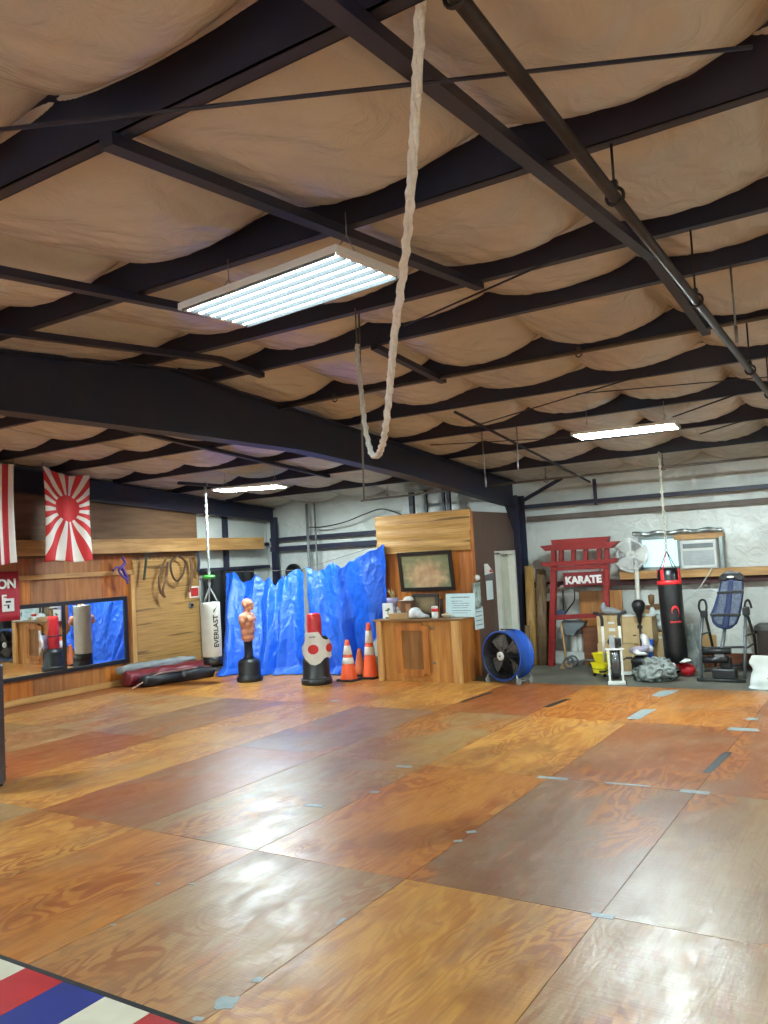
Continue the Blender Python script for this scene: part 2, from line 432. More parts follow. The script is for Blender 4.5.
# girts on the back wall
def girt(xa, xb, Y, z, h, d, m, label=None):
    b = MB(); xc, w = (xa+xb)/2, xb-xa
    b.box((xc, Y, z), (w, .012, h)); b.box((xc, Y+d/2, z-h/2+.006), (w, d, .012)); b.box((xc, Y+d/2, z+h/2-.006), (w, d, .012))
    return struct(b.build('girt', m), label)
girt(-5.8, XR-.05, 14.0, 2.78, .07, .1, steel, 'dark steel girt high on the back wall')
girt(-5.8, XR-.05, 14.13, 2.56, .09, .05, mat('dull brown steel', (104, 90, 80), .6), 'brown steel girt below the dark one on the back wall')
girt(XL+.05, -6.1, 14.05, 2.53, .08, .1, steel, 'dark steel girt on the back wall above the blue tarps')
girt(XL+.05, -6.1, 14.05, 2.32, .1, .1, steel, 'second dark steel girt on the back wall above the blue tarps')
girt(-5.8, XR-.05, 14.03, 1.345, .1, .12, steel_red, 'dark red steel girt under the wooden ledge')
for x in (-11.72,): 
    b_ = MB(); b_.box((x, 14.0, 1.5), (.12, .12, 3.05)); struct(b_.build('column', steel), 'dark steel corner column left of the blue tarps')
for z in (1.95, 2.45):
    b_ = MB(); b_.box((XL-.07, 13.0, z), (.1, 2.2, .07)); struct(b_.build('girt', steel), 'dark steel girt on the gable wall behind the white punching bag')
b_ = MB(); b_.box((XL-.06, 12.75, 2.2), (.1, .08, 2)); struct(b_.build('column', steel), 'thin dark stud on the gable wall behind the white punching bag')
# white skirting along the slab
b_ = MB(); b_.box(((-5.8+XR)/2, 14.05, .07), (XR+5.8-.1, .1, .18)); struct(b_.build('baseboard_back', white_paint), 'white skirting along the back wall')
# wooden ledge under the window
o = MB().box(((-4.15+XR)/2, 14.02, 1.465), (XR+4.15-.1, .22, .13)).build('trim_1', pine_x, bevel=.005); struct(o, 'pine ledge running under the window')

# ---- wooden wall on the left
PW = XL+.02
panels = [(4.9, 6.1, ply_or), (6.1, 7.32, ply_br), (7.32, 8.1, ply_or), (8.1, 8.75, ply_br), (8.75, 9.5, wood('tan plywood', (176, 116, 62), (146, 92, 46), .45)), (9.5, 10.16, ply_or), (10.16, 11.85, wood('dull plywood', (150, 108, 64), (120, 84, 48), .6))]
b_ = MB(); b_.box((PW-.03, 4.5, 1.2), (.04, 14.7, 2.4)); struct(b_.build('wall_left', ply_br), 'wooden backing of the left wall')
for ya, yb, mm in panels:
    b_ = MB(); b_.box((PW, (ya+yb)/2, 1.15), (.014, yb-ya-.004, 2.3)); struct(b_.build('wall_left', mm), 'plywood panel of the left wall')
for ya, yb in ((4.5, 6.94), (6.94, 9.38), (9.38, 11.85)):
    b_ = MB(); b_.box((PW, (ya+yb)/2, 2.95), (.014, yb-ya-.004, 1.3)); struct(b_.build('wall_left', wood('dull upper plywood', (126, 92, 62), (104, 74, 48), .65, axis=1)), 'dull brown plywood panel high on the left wall')
o = MB().box((PW+.06, 8.1, .05), (.09, 4.2, .09)).build('baseboard_left', pine_y, bevel=.004); struct(o, 'pale pine sill along the foot of the left wall')
o = MB().box((PW+.03, 7.6, 1.99), (.045, 5.1, .075)).build('trim_2', pine_y, bevel=.003); struct(o, 'pale pine batten above the mirror')
o = MB().box((PW+.045, 10.12, 1.0), (.07, .09, 1.88)).build('trim_3', pine, bevel=.003); struct(o, 'pine upright right of the mirror')
o = MB().box((PW+.22, 9.6, 2.46), (.06, 8.0, .25)).build('trim_4', wood('rough plank', (188, 144, 88), (150, 106, 58), .6, axis=1), bevel=.004); struct(o, 'long rough pine plank running high along the left wall')
o = MB().box((PW+.12, 9.0, 2.4), (.14, 5.6, .05)).build('trim_5', pine_y); struct(o, 'shelf board behind the long plank')

# ---- partition behind the counter, brown on its door side
PX0, PX1, PYF = -7.76, -5.96, 12.1
o = MB().box(((PX0+PX1)/2, PYF+.05, 1.33), (PX1-PX0, .1, 2.7)).build('wall_partition', ply_or); struct(o, 'orange plywood partition behind the wooden counter')
brown = mat('flat brown paint', (92, 70, 60), .6, var=.06)
b_ = MB(); b_.box((PX1-.05, (12.2+12.98)/2, 1.33), (.1, .78, 2.7)); b_.box((PX1-.05, (12.98+13.66)/2, 2.325), (.1, .68, .71)); b_.box((PX1-.05, 13.78, 1.33), (.1, .26, 2.7))
struct(b_.build('wall_partition', brown), 'brown painted side of the partition with the white door')
o = MB().box((PX0-.035, PYF+.02, 1.3), (.05, .1, 1.6)).build('trim_6', white_paint); struct(o, 'white strip on the left edge of the partition')
b_ = MB(); 
for y in (12.99, 13.65): b_.box((PX1+.01, y, .98), (.14, .06, 1.98))
b_.box((PX1+.01, 13.32, 1.97), (.14, .72, .06)); fr = struct(b_.build('door_1', white_paint), 'white framed door in the brown partition')
b_ = MB(); b_.box((PX1-.06, 13.32, .96), (.04, .6, 1.92)); b_.box((PX1-.036, 13.4, .96), (.012, .02, 1.9)); b_.build('door_leaf', mat('cream door', (206, 206, 186), .5, var=.04), fr)
b_ = MB(); b_.ball((PX1-.01, 13.1, .95), .03); b_.build('door_knob', chrome, fr)

# ---- window with its covered pane, set in the back wall beside the air conditioner
wtl, wbr = onY(640, 538, 14.12), onY(681, 570, 14.12)
xa, xb, za, zb = wtl.x, wbr.x, 1.56, 2.07
b_ = MB()
for x in (xa, xb): b_.box((x, 14.12, (za+zb)/2), (.05, .07, zb-za+.05))
for z in (za, zb): b_.box(((xa+xb)/2, 14.12, z), (xb-xa, .07, .05))
win = struct(b_.build('window_1', mat('grey aluminium', (150, 158, 156), .45, metal=.4)), 'small window with a pale blue glowing cover')
glow = mat('daylit window cover', (196, 240, 244), .5, var=.02, emit=.42)
b_ = MB(); b_.box(((xa+xb)/2, 14.13, (za+zb)/2), (xb-xa-.04, .012, zb-za-.04)); b_.build('pane', glow, win)
foil = mat('silver foil tape', (176, 182, 180), .25, metal=.7, bump=.3, bs=20)
b_ = MB(); b_.grid(60, 2, lambda u, v: Vector((xa-.12+u*1.45, 14.09+.012*math.sin(u*40), 2.12+.07*v+.012*math.sin(u*23+1)))); struct(b_.build('trim_7', foil, solid=.008), 'crinkled silver foil strip above the window')
o = MB().box((onY(700, 540, 14.1).x-.02, 14.1, 2.06), (.78, .06, .09)).build('trim_8', pine_x); struct(o, 'pine strip above the air conditioner')
# ------------------------------------------------------------------ lamps
tube_m = bpy.data.materials.new('lit fluorescent tube'); tube_m.use_nodes = True
_b = tube_m.node_tree.nodes['Principled BSDF']; _b.inputs['Base Color'].default_value = (.9, .95, 1, 1)
_b.inputs['Emission Color'].default_value = (.80, .97, 1, 1); _b.inputs['Emission Strength'].default_value = TUBE
pan_m = mat('white enamel reflector', (238, 240, 240), .25, var=.02)
mirror_pan = mat('polished aluminium reflector', (222, 228, 232), .06, metal=1, var=.01)
ridge_m = mat('grey reflector ridge', (112, 120, 124), .5, var=.02)
def make_fixture(loc, rz, label, group, ridges=True):
    t = thing('light_fixture', label, 'ceiling light', loc, rz, group)
    w, l = .51, 1.19
    b = MB()
    b.box((0, 0, .075), (l, w, .012)); b.box((0, 0, .09), (l*.94, .2, .03))
    for s in (-1, 1):
        b.bar((-l/2, s*w/2, .063), (l/2, s*w/2, .063), .008, .036)
        b.bar((s*l/2, -w/2, .063), (s*l/2, w/2, .063), .008, .036)
    b.build('housing', pan_m, t)
    b = MB(); b.box((0, 0, .064), (l-.03, w-.03, .006)); b.build('reflector', mirror_pan, t)
    b = MB()
    for k in range(7 if ridges else 0): b.prism([(-.009, .061), (.009, .061), (.004, .034), (-.004, .034)], -l/2+.02, l/2-.02, Matrix(((0, 1, 0, 0), (1, 0, 0, (k-3)*.083*(.98 if abs(k-3) == 3 else 1)), (0, 0, 1, 0), (0, 0, 0, 1))))
    if ridges: b.build('reflector_ridge', ridge_m, t)
    for s in (-1, 1):
        b = MB(); b.box((s*(l/2-.018), 0, .052), (.02, .46, .02)); b.build('lamp_holder', white_pl, t, bevel=.006)
    for k in range(6):
        b = MB(); b.cyl((-l/2+.028, (k-2.5)*.083, .05), (l/2-.028, (k-2.5)*.083, .05), .0095, seg=10); b.build('tube', tube_m, t)
    for s in (-1, 1):
        b = MB()
        for q in (-1, 1): b.tube([(s*l*.38, q*.1, .12), (s*l*.38, 0, .24)], .003, 6)
        b.tube([(s*l*.38, 0, .24), (s*l*.38, 0, .36)], .003, 6); b.build('hanger_wire', galv, t)
    return t
fxA = make_fixture((-2.72, 3.44, 3.40), R(-6), 'large bright six tube light near the ceiling, closest of the lights', 'fluorescent ceiling lights')
fxB = make_fixture((-2.68, 9.76, 3.28), R(6), 'bright light on the right, high in front of the torii wall', 'fluorescent ceiling lights', False)
0 and dup(fxB, (-2.68, 9.76, 3.28), R(6), 'bright light on the right, high in front of the torii wall', 'fluorescent ceiling lights')
dup(fxB, (-9.32, 10.55, 3.25), R(20), 'bright light on the left, above the hanging white punching bag', 'fluorescent ceiling lights')
_near = tube_m.copy(); _near.name = 'lit tube of the near light'; _near.node_tree.nodes['Principled BSDF'].inputs['Emission Strength'].default_value = NEAR
for x, y, z in ADDED_LIGHTS:  # added lights out of view, there to raise the brightness
    dup(fxB, (x, y, z), 0, 'unseen tube light added to brighten the hall', 'added lights out of view')

for c_ in fxA.children:
    if c_.name.startswith('tube'):
        c_.data.materials[0] = _near
# ------------------------------------------------------------------ struts, rods and pipes under the purlins
def strut(x, ya, yb, label):
    b = MB(); ys = [ya] + ([RIDGE] if ya < RIDGE < yb else []) + [yb]
    for a, c in zip(ys, ys[1:]): b.bar((x, a, Zb(a)-.03), (x, c, Zb(c)-.03), .07, .05)
    return tag(b.build('roof_strut', steel), label, 'steel strut')
strut(-2.42, 2.02, 5.3, 'dark flat steel strut crossing above the largest light')
strut(-4.06, .5, 4.6, 'dark steel strut ending beside the left end of the largest light')
strut(-5.25, 1.9, 6.2, 'dark steel strut closest to the deep frame rafter')
strut(-3.85, 6.1, 7.4, 'short dark steel strut between two purlins right of the rope')
strut(-1.28, -.9, 7.4, 'long dark steel strut running beside the sprinkler pipe')
strut(-8.2, 3.5, 11.3, 'dark steel strut beyond the frame rafter, nearer the flags')
strut(-7.2, 8.4, 13.0, 'dark steel strut beyond the frame rafter, above the blue tarps')
def roofpt(x, y, off=-.015):
    d = ray(x, y); best = None
    for k in range(3, 1420):
        Y = k*.01; z = EYE.z + d.z/d.y*Y; e = abs(z-(Zb(Y)+off))
        if best is None or e < best[0]: best = (e, Vector((d.x/d.y*Y, Y, z)))
    return best[1]
def rod(p, q, r, label, name='brace_rod', off=-.055):
    a, c = roofpt(*p, off), roofpt(*q, off); b = MB(); b.tube([a, c], r, 8); return tag(b.build(name, steel), label, 'steel rod')
rod((-40, 134), (752, 47), .008, 'thin steel rod running across the nearest insulation bay', off=-.07)
rod((404, 326), (560, 257), .008, 'thin slanting rod just right of the hanging white rope')
rod((471, 427), (646, 374), .008, 'thin slanting rod above the right light')
rod((673, 417), (740, 393), .010, 'short slanting rod right of the right light')
rod((430, 445), (576, 437), .006, 'thin level cable left of the right light')
rod((576, 394), (768, 377), .006, 'thin cable passing behind the sprinkler pipe')
rod((700, 434), (768, 413), .008, 'slanting rod nearest the back wall at the right')
rod((455, 412), (590, 482), .018, 'slanting dark pipe stub above the bamboo covered partition')

def pipe(name, pts, r, label, hang, mm=pipe_m):
    t = thing(name, label, 'pipe', pts[0])
    o0 = Vector(pts[0]); b = MB(); b.tube([Vector(p)-o0 for p in pts], r, 12); b.build('pipe_run', mm, t)
    for h in hang:
        h = Vector(h)-o0; zt = Zb((h+o0).y)+.005-o0.z
        b = MB(); b.tube([h+Vector((0, 0, r)), (h.x, h.y, zt)], .007, 6)
        b.tube([h+Vector((math.cos(a)*(r+.012), 0, math.sin(a)*(r+.012)+.006)) for a in [k*PI/8 for k in range(16)]], .008, 6, closed=True)
        b.box(h+Vector((0, 0, r+.03)), (.03, .03, .04)); b.build('pipe_hanger', mm, t)
    return t
a, c = onX(460, 0, -.96), onX(768, 393, -.96)
dy = (c-a)/(c.y-a.y)
P_ = lambda Y: a + dy*(Y-a.y)
p0, p1 = P_(-2.5), P_(11.3)
pipe('sprinkler_pipe', [p0, p1], .027, 'dark sprinkler pipe running from overhead toward the back right', [P_(y) for y in (2.07, 3.6, 5.28, 7.4, 8.55, 9.86)])
pipe('conduit_pipe', [(-6.6, 7.28, 3.775), (5.9, 7.28, 3.775)], .018, 'thin pipe strapped along the underside of a purlin, behind the rope', [(x, 7.36, 3.775) for x in (-5.2, -2.4, -.6)], mat('worn pipe', (104, 94, 84), .45, metal=.4))
pipe('conduit_pipe', [(-8.6, 12.86, 3.1), (-5, 12.86, 3.14), (5.9, 12.86, 3.12)], .02, 'long level pipe in front of the back wall top', [(x, 12.86, 3.12) for x in (-8.0, -4.9, -3.0, -.9)], mat('worn pipe', (104, 94, 84), .45, metal=.4))
for p, q, Y, lab in (((480, 407), (486, 487), 9.86, 'thin rod dangling from a purlin, left one of the pair above the partition'), ((515, 400), (518, 470), 9.86, 'thin rod dangling from a purlin, right one of the pair above the partition'),
                     ((730, 262), (737, 343), 6.16, 'thin rod dangling at the right, beside the sprinkler pipe')):
    A, B = onY(*p, Y), onY(*q, Y); A.z = Zb(Y)+.01
    b = MB(); b.tube([A, B], .008, 6); b.tube([B, B+Vector((0, 0, .12))], .013, 6); tag(b.build('drop_rod', galv), lab, 'hanging rod')
A, B = onY(361, 350, 5.25), onY(364, 500, 5.25); A.z = Zb(5.25)
b = MB(); b.tube([A, B], .007, 6); tag(b.build('pull_cord', mat('grey cord', (120, 112, 104), .8)), 'thin grey cord hanging straight beside the looped white rope', 'cord')

# ------------------------------------------------------------------ rope loop
rope_m = mat('white braided rope', (240, 238, 230), .7, var=.06, vs=60, bump=.8, bs=90)
t = thing('hanging_rope', 'thick white rope hanging in a long loop from the ceiling', 'rope', (-1.06, 2.05, 3.66))
ctrl = []
o0 = Vector((-1.06, 2.05, 3.66))
for x, y, Y in ((424, -60, 2.03), (421, -10, 2.1), (416, 100, 2.27), (410, 200, 2.46), (404, 265, 2.70), (395, 330, 3.02), (390, 385, 3.34), (386, 425, 3.55), (382, 446, 3.75), (377, 456, 4.0), (371, 452, 4.32), (365, 425, 4.7), (361, 390, 4.92), (358, 360, 5.1), (357, 345, 5.22)):
    ctrl.append(onY(x, y, Y))
def catmull(P, n=8):
    out = []
    for i in range(len(P)-1):
        p0, p1, p2, p3 = P[max(i-1, 0)], P[i], P[i+1], P[min(i+2, len(P)-1)]
        for k in range(n):
            t_ = k/n
            out.append(.5*((2*p1)+(p2-p0)*t_+(2*p0-5*p1+4*p2-p3)*t_*t_+(3*p1-p0-3*p2+p3)*t_**3))
    out.append(P[-1]); return out
ctrl[0].z = max(ctrl[0].z, Zb(2.0)+.02)
path = catmull(ctrl, 10)
b = MB(); n = len(path)
for ph in (0, 2.1, 4.2):
    pts, rs = [], []
    for i, p in enumerate(path):
        a_ = i*.62+ph; pts.append(p-o0+Vector((math.cos(a_)*.0085, math.sin(a_)*.0085, math.sin(a_*1.3)*.003))); rs.append(.0105+.0035*math.sin(i*2.3+ph))
    b.tube(pts, rs, 7)
b.build('rope_strand', rope_m, t)
b = MB(); e = path[-1]-o0; b.tube([e, (e.x, e.y, Zb(5.22)-o0.z+.02)], .006, 6); b.build('tie_cord', mat('grey cord', (120, 112, 104), .8), t)

# ------------------------------------------------------------------ floor marks
def tape(px, w, l, rz, label, m, group=None, z=.0012, torn=.25):
    p = fl(*px); rnd = random.Random(int(px[0]*7+px[1]))
    b = MB(); n = 14; top = []
    for k in range(n):
        s = k/n*4; side = int(s); u = s-side
        x, y = ((-w/2+u*w, -l/2), (w/2, -l/2+u*l), (w/2-u*w, l/2), (-w/2, l/2-u*l))[side]
        j = 1+rnd.uniform(-torn, torn)*.5; top.append((x*j, y*j))
    top = top[::-1]
    vs = [(x, y, z) for x, y in top] + [(x, y, 0) for x, y in top]
    b._add(vs, [tuple(range(n)), tuple(range(2*n-1, n-1, -1))] + [(i, i+n, (i+1) % n+n, (i+1) % n) for i in range(n)])
    o = b.build('tape_strip', m); o.location = (p.x, p.y, .0004); o.rotation_euler = (0, 0, rz)
    return tag(o, label, 'tape', group)
duct = mat('pale blue grey duct tape', (158, 172, 172), .45, var=.1, vs=20)
btape = mat('black tape', (34, 36, 36), .55)
g = 'scraps of pale duct tape along the floor seams'
for px, w, l, rz, lab in (((602.5, 916), .12, .05, .05, 'pale duct tape patch where the nearest mauve floor sheet meets the tan one'),
    ((553, 778), .26, .07, .05, 'pale duct tape strip at the far left corner of the mauve floor sheet'),
    ((627, 784.5), .36, .04, .02, 'long narrow duct tape strip on the seam at the far edge of the mauve sheet'),
    ((695, 792), .22, .08, .05, 'pale duct tape patch at the far right corner of the mauve floor sheet'),
    ((743, 729.5), .3, .14, .05, 'pale duct tape patch beyond the black tape line at the right'),
    ((664, 693), .2, .5, -.1, 'pale duct tape at the plywood edge in front of the black heavy bag'),
    ((641, 714), .16, .6, -.05, 'long pale duct tape strip below the one at the plywood edge'),
    ((752, 719), .12, .12, .05, 'small duct tape scrap near the right edge of the photo'),
    ((404, 766.5), .16, .06, .05, 'pale tape scrap on the seam right of the cone reflections'),
    ((471, 832), .07, .05, .7, 'upper scrap of tape on the long seam left of the mauve sheet'),
    ((458, 841), .06, .04, .7, 'lower scrap of tape on the long seam left of the mauve sheet'),
    ((314, 805.5), .16, .05, .1, 'tape scrap alone in the middle of a sheet, left of centre'),
    ((375, 792), .08, .05, .1, 'tape scrap on a seam in the middle of the floor'),
    ((335, 701), .16, .07, .1, 'tape scrap on the floor before the red padded stand'),
    ((341, 921), .02, .08, 0, 'narrow tape sliver on the near long seam, above the two big scraps'),
    ((258, 980), .045, .05, .3, 'topmost of three duct tape scraps in the near foreground seam'),
    ((226, 1003), .1, .1, .5, 'widest, ragged middle duct tape scrap in the near foreground seam'),
    ((198, 1019), .05, .03, .3, 'lowest of three duct tape scraps in the near foreground seam'),
    ((158, 884), .03, .03, .3, 'tiny tape speck on the golden sheet, middle of a row'),
    ((192, 884), .035, .02, .3, 'tiny tape speck on the golden sheet, right end of a row'),
    ((113, 925), .03, .02, .3, 'tiny tape speck on the golden sheet, left end of a row')):
    tape(px, w, l, rz, lab, duct, g)
tape((718, 762), .075, .78, -.05, 'long strip of black tape on the floor at the right', btape, None, torn=.03)
tape((557, 703), .09, .62, -.1, 'short black tape strip on the floor in front of the torii gate', btape, None, torn=.03)
tape((477, 697), .06, .8, -.1, 'thin black tape strip on the floor in front of the drum fan', btape, None, torn=.03)

# striped board at the near left
t = thing('striped_board', 'red, white and blue striped floor board with black edge, near left corner', 'striped mat', (-4.2, 1.0, 0))
cols = [mat('cream paint', (226, 222, 200), .35, var=.06), mat('red paint', (186, 44, 50), .35, var=.08), mat('blue paint', (34, 54, 136), .35, var=.08)]
b0 = -4.225-.61
xs = [(-4.225+.305*k, (0, 1, 2, 0, 1, 2, 0)[k % 7] if False else [0, 1, 2, 0, 1, 2, 0, 1, 2][k]) for k in range(-0, 9)]
for k in range(-5, 9):
    x = -4.225+.305*k; ci = k % 3
    b = MB(); b.box((x+.1525+4.2, -.2, .006), (.303, 3.54, .012)); b.build('stripe', cols[ci], t, bevel=.001)
b = MB(); b.box((-4.225+.305*2+.1525+4.2, 1.585, .006), (.305*14, .028, .013)); b.build('edge_strip', rubber, t)

# ------------------------------------------------------------------ left wall things
def pattern_mat(name, build):
    m, nt, b = nt_new(name); build(nt, b); b.inputs['Roughness'].default_value = .75; return m
def sun(nt, b):
    L = nt.links.new
    tc = N(nt, 'ShaderNodeUVMap'); sp = N(nt, 'ShaderNodeSeparateXYZ'); L(tc.outputs[0], sp.inputs[0])
    def mt(op, a, c=None):
        n = N(nt, 'ShaderNodeMath', operation=op)
        for k, v in enumerate((a, c)):
            if v is None: continue
            if isinstance(v, (int, float)): n.inputs[k].default_value = v
            else: L(v, n.inputs[k])
        return n.outputs[0]
    x, y = sp.outputs[0], sp.outputs[1]
    ang = mt('ARCTAN2', y, x); ray_ = mt('GREATER_THAN', mt('SINE', mt('MULTIPLY', mt('ADD', ang, .1), 16)), 0)
    rr = mt('SQRT', mt('ADD', mt('MULTIPLY', x, x), mt('MULTIPLY', y, y))); disc = mt('LESS_THAN', rr, .235)
    f = mt('MAXIMUM', ray_, disc)
    mx = N(nt, 'ShaderNodeMix', data_type='RGBA'); L(f, mx.inputs['Factor'])
    mx.inputs['A'].default_value = (*lin((226, 220, 212)), 1); mx.inputs['B'].default_value = (*lin((196, 40, 44)), 1); L(mx.outputs['Result'], b.inputs['Base Color'])
def stripes(nt, b):
    L = nt.links.new
    tc = N(nt, 'ShaderNodeUVMap'); sp = N(nt, 'ShaderNodeSeparateXYZ'); L(tc.outputs[0], sp.inputs[0])
    a = N(nt, 'ShaderNodeMath', operation='MULTIPLY'); a.inputs[1].default_value = PI/.086; L(sp.outputs[0], a.inputs[0])
    s = N(nt, 'ShaderNodeMath', operation='SINE'); L(a.outputs[0], s.inputs[0])
    g_ = N(nt, 'ShaderNodeMath', operation='GREATER_THAN'); g_.inputs[1].default_value = 0; L(s.outputs[0], g_.inputs[0])
    mx = N(nt, 'ShaderNodeMix', data_type='RGBA'); L(g_.outputs[0], mx.inputs['Factor'])
    mx.inputs['A'].default_value = (*lin((226, 220, 212)), 1); mx.inputs['B'].default_value = (*lin((176, 40, 48)), 1); L(mx.outputs['Result'], b.inputs['Base Color'])
def cloth_flag(nm, X, ya, yb, za, zb, m, label, cu, cv, drop, fold):
    # ya..yb along the wall, za bottom, zb top; UV in metres about the point (cu, cv)
    t = thing('flag', label, 'flag', (X, (ya+yb)/2, za))
    bm = bmesh.new(); uvl = bm.loops.layers.uv.new('UVMap'); nu, nv = 48, 60; V = []
    for i in range(nu+1):
        for j in range(nv+1):
            u, v = i/nu, j/nv
            z = v*(zb-za) - drop(u)*v + .02*math.sin(u*7)*(1-v)
            V.append((bm.verts.new((fold(u, v), (u-.5)*(yb-ya)*(1-.05*math.sin(v*PI)), z)), u, v))
    bm.verts.ensure_lookup_table()
    for i in range(nu):
        for j in range(nv):
            ids = (i*(nv+1)+j, (i+1)*(nv+1)+j, (i+1)*(nv+1)+j+1, i*(nv+1)+j+1)
            f = bm.faces.new([V[k][0] for k in ids]); f.smooth = True
            for l, k in zip(f.loops, ids): l[uvl].uv = (V[k][1]*(yb-ya)-cu, V[k][2]*(zb-za)-cv)
    me = bpy.data.meshes.new('flag_cloth'); bm.to_mesh(me); bm.free(); me.materials.append(m)
    o = bpy.data.objects.new('flag_cloth', me); C.objects.link(o); o.parent = t
    q = o.modifiers.new('thick', 'SOLIDIFY'); q.thickness = .004
    for u in (0.0, 1.0):
        y = (u-.5)*(yb-ya); z = (zb-za)-drop(u)
        b = MB(); b.tube([(fold(u, 1), y, z-.01), (fold(u, 1), y, max(z+.05, Zb((ya+yb)/2+y)-za+.03))], .004, 6); b.build('hanging_cord', mat('grey cord', (120, 112, 104), .8), t)
    return t
cloth_flag('flag', -11.3, 7.95, 8.84, 2.22, 3.74, pattern_mat('rising sun cloth', sun), 'white flag with red sun disc and rays hanging below the ceiling', .445, .93,
           lambda u: .10*math.sin(min(u, 1)*PI)*(1-.4*u)+.10*u, lambda u, v: .03*math.sin(u*16+1.5*v)*(1.1-v*.5)+.02*math.sin(u*7))
cloth_flag('flag', -11.3, 6.5, 7.45, 2.22, 3.74, pattern_mat('red and white striped cloth', stripes), 'red and white striped flag cut off by the left photo edge', .095, 0,
           lambda u: .02, lambda u, v: .035*math.sin(u*20+v)*(1.1-v*.5))
# red banner
a, c = onX(18.5, 571, -11.86), onX(18.5, 620, -11.86)
t = thing('banner', 'dark red banner with white lettering over the mirror corner', 'banner', (-11.87, a.y-.45, c.z))
hh = a.z-c.z
b = MB(); b.grid(20, 8, lambda u, v: Vector((.012*math.sin(u*6)+.02*(1-v), (u-.5)*.9, v*hh))); b.build('banner_cloth', mat('banner red', (168, 30, 48), .6, var=.05), t, solid=.006)
def tx(y, z): return Matrix(((0, 0, 1, .035), (1, 0, 0, y), (0, 1, 0, z), (0, 0, 0, 1)))
text_obj('lettering', 'ION', .2, white_pl, t, m=tx(.2, hh-.2), bold=.006)
text_obj('lettering', 'E', .17, white_pl, t, m=tx(.175, hh-.43), bold=.006)
b = MB(); b.box((.036, .24, .25), (.008, .2, .2)); e = b.build('emblem_square', white_pl, t)
b = MB(); b.box((.042, .24, .3), (.004, .09, .03)); b.box((.042, .24, .22), (.004, .03, .05)); b.box((.042, .21, .25), (.004, .1, .012)); b.build('emblem', black_pl, e)
# mirror in two panes
PWX = PW+.012
t = thing('wall_mirror', 'wide black framed mirror in two panes on the wooden wall', 'mirror', (PWX, 8.68, .38))
MIRR = R(-1.6)
mir = mat('mirror glass', (236, 240, 240), .015, metal=1, var=0)
H_, W_ = 1.18, 1.3
for s in (-1, 1):
    b = MB(); b.box((.006, s*W_/2, H_/2), (.006, W_-.07, H_-.08), (0, 0, MIRR if s < 0 else 0)); b.build('mirror_pane', mir, t)
b = MB()
for y in (-W_, 0, W_): b.box((.015, y, H_/2), (.035, .075, H_))
for z in (.03, H_-.03): b.box((.015, 0, z), (.034, 2*W_+.07, .07))
b.build('mirror_frame', mat('black lacquer', (22, 22, 26), .4), t, bevel=.004)
# bamboo mat on the wall
def bamboo(name, rgb, rgb2, axis, sc):
    if name in MATS: return MATS[name]
    m, nt, b = nt_new(name); L = nt.links.new
    tc = N(nt, 'ShaderNodeTexCoord')
    mp = N(nt, 'ShaderNodeMapping'); st = {'Z': (.8, .8, sc), 'X': (sc, sc, .8)}[axis]; mp.inputs['Scale'].default_value = st; L(tc.outputs['Object'], mp.inputs['Vector'])
    nz = N(nt, 'ShaderNodeTexNoise'); nz.inputs['Scale'].default_value = 1.6; nz.inputs['Detail'].default_value = 5; nz.inputs['Roughness'].default_value = .6; L(mp.outputs[0], nz.inputs['Vector'])
    r_ = N(nt, 'ShaderNodeMapRange'); r_.inputs[1].default_value = .3; r_.inputs[2].default_value = .7; L(nz.outputs['Fac'], r_.inputs[0])
    mx = N(nt, 'ShaderNodeMix', data_type='RGBA'); L(r_.outputs[0], mx.inputs['Factor']); mx.inputs['A'].default_value = (*lin(rgb), 1); mx.inputs['B'].default_value = (*lin(rgb2), 1)
    mp3 = N(nt, 'ShaderNodeMapping'); mp3.inputs['Scale'].default_value = {'Z': (.5, .5, sc*.45), 'X': (sc*.45, sc*.45, .5)}[axis]; L(tc.outputs['Object'], mp3.inputs['Vector'])
    n3 = N(nt, 'ShaderNodeTexNoise'); n3.inputs['Scale'].default_value = 1.4; n3.inputs['Detail'].default_value = 2; L(mp3.outputs[0], n3.inputs['Vector'])
    r3 = N(nt, 'ShaderNodeMapRange'); r3.inputs[1].default_value = .60; r3.inputs[2].default_value = .66; r3.inputs[4].default_value = .8; L(n3.outputs['Fac'], r3.inputs[0])
    m2 = N(nt, 'ShaderNodeMix', data_type='RGBA'); L(r3.outputs[0], m2.inputs['Factor']); L(mx.outputs['Result'], m2.inputs['A']); m2.inputs['B'].default_value = (*[v*.35 for v in lin(rgb2)], 1)
    L(m2.outputs['Result'], b.inputs['Base Color']); b.inputs['Roughness'].default_value = .55
    bp = N(nt, 'ShaderNodeBump'); bp.inputs['Strength'].default_value = .6; bp.inputs['Distance'].default_value = .012; L(nz.outputs['Fac'], bp.inputs['Height']); L(bp.outputs[0], b.inputs['Normal'])
    MATS[name] = m; return m
bam = bamboo('bamboo slats', (192, 148, 86), (150, 108, 58), 'Z', 22)
b = MB(); b.grid(24, 40, lambda u, v: Vector((.008*math.sin(u*9+v*3), (u-.5)*1.66, v*2.06)))
o = b.build('bamboo_mat', bam, solid=.012); o.location = (PW+.026, 11.0, .14); tag(o, 'tall bamboo slat mat covering the wooden wall right of the mirror', 'bamboo mat')
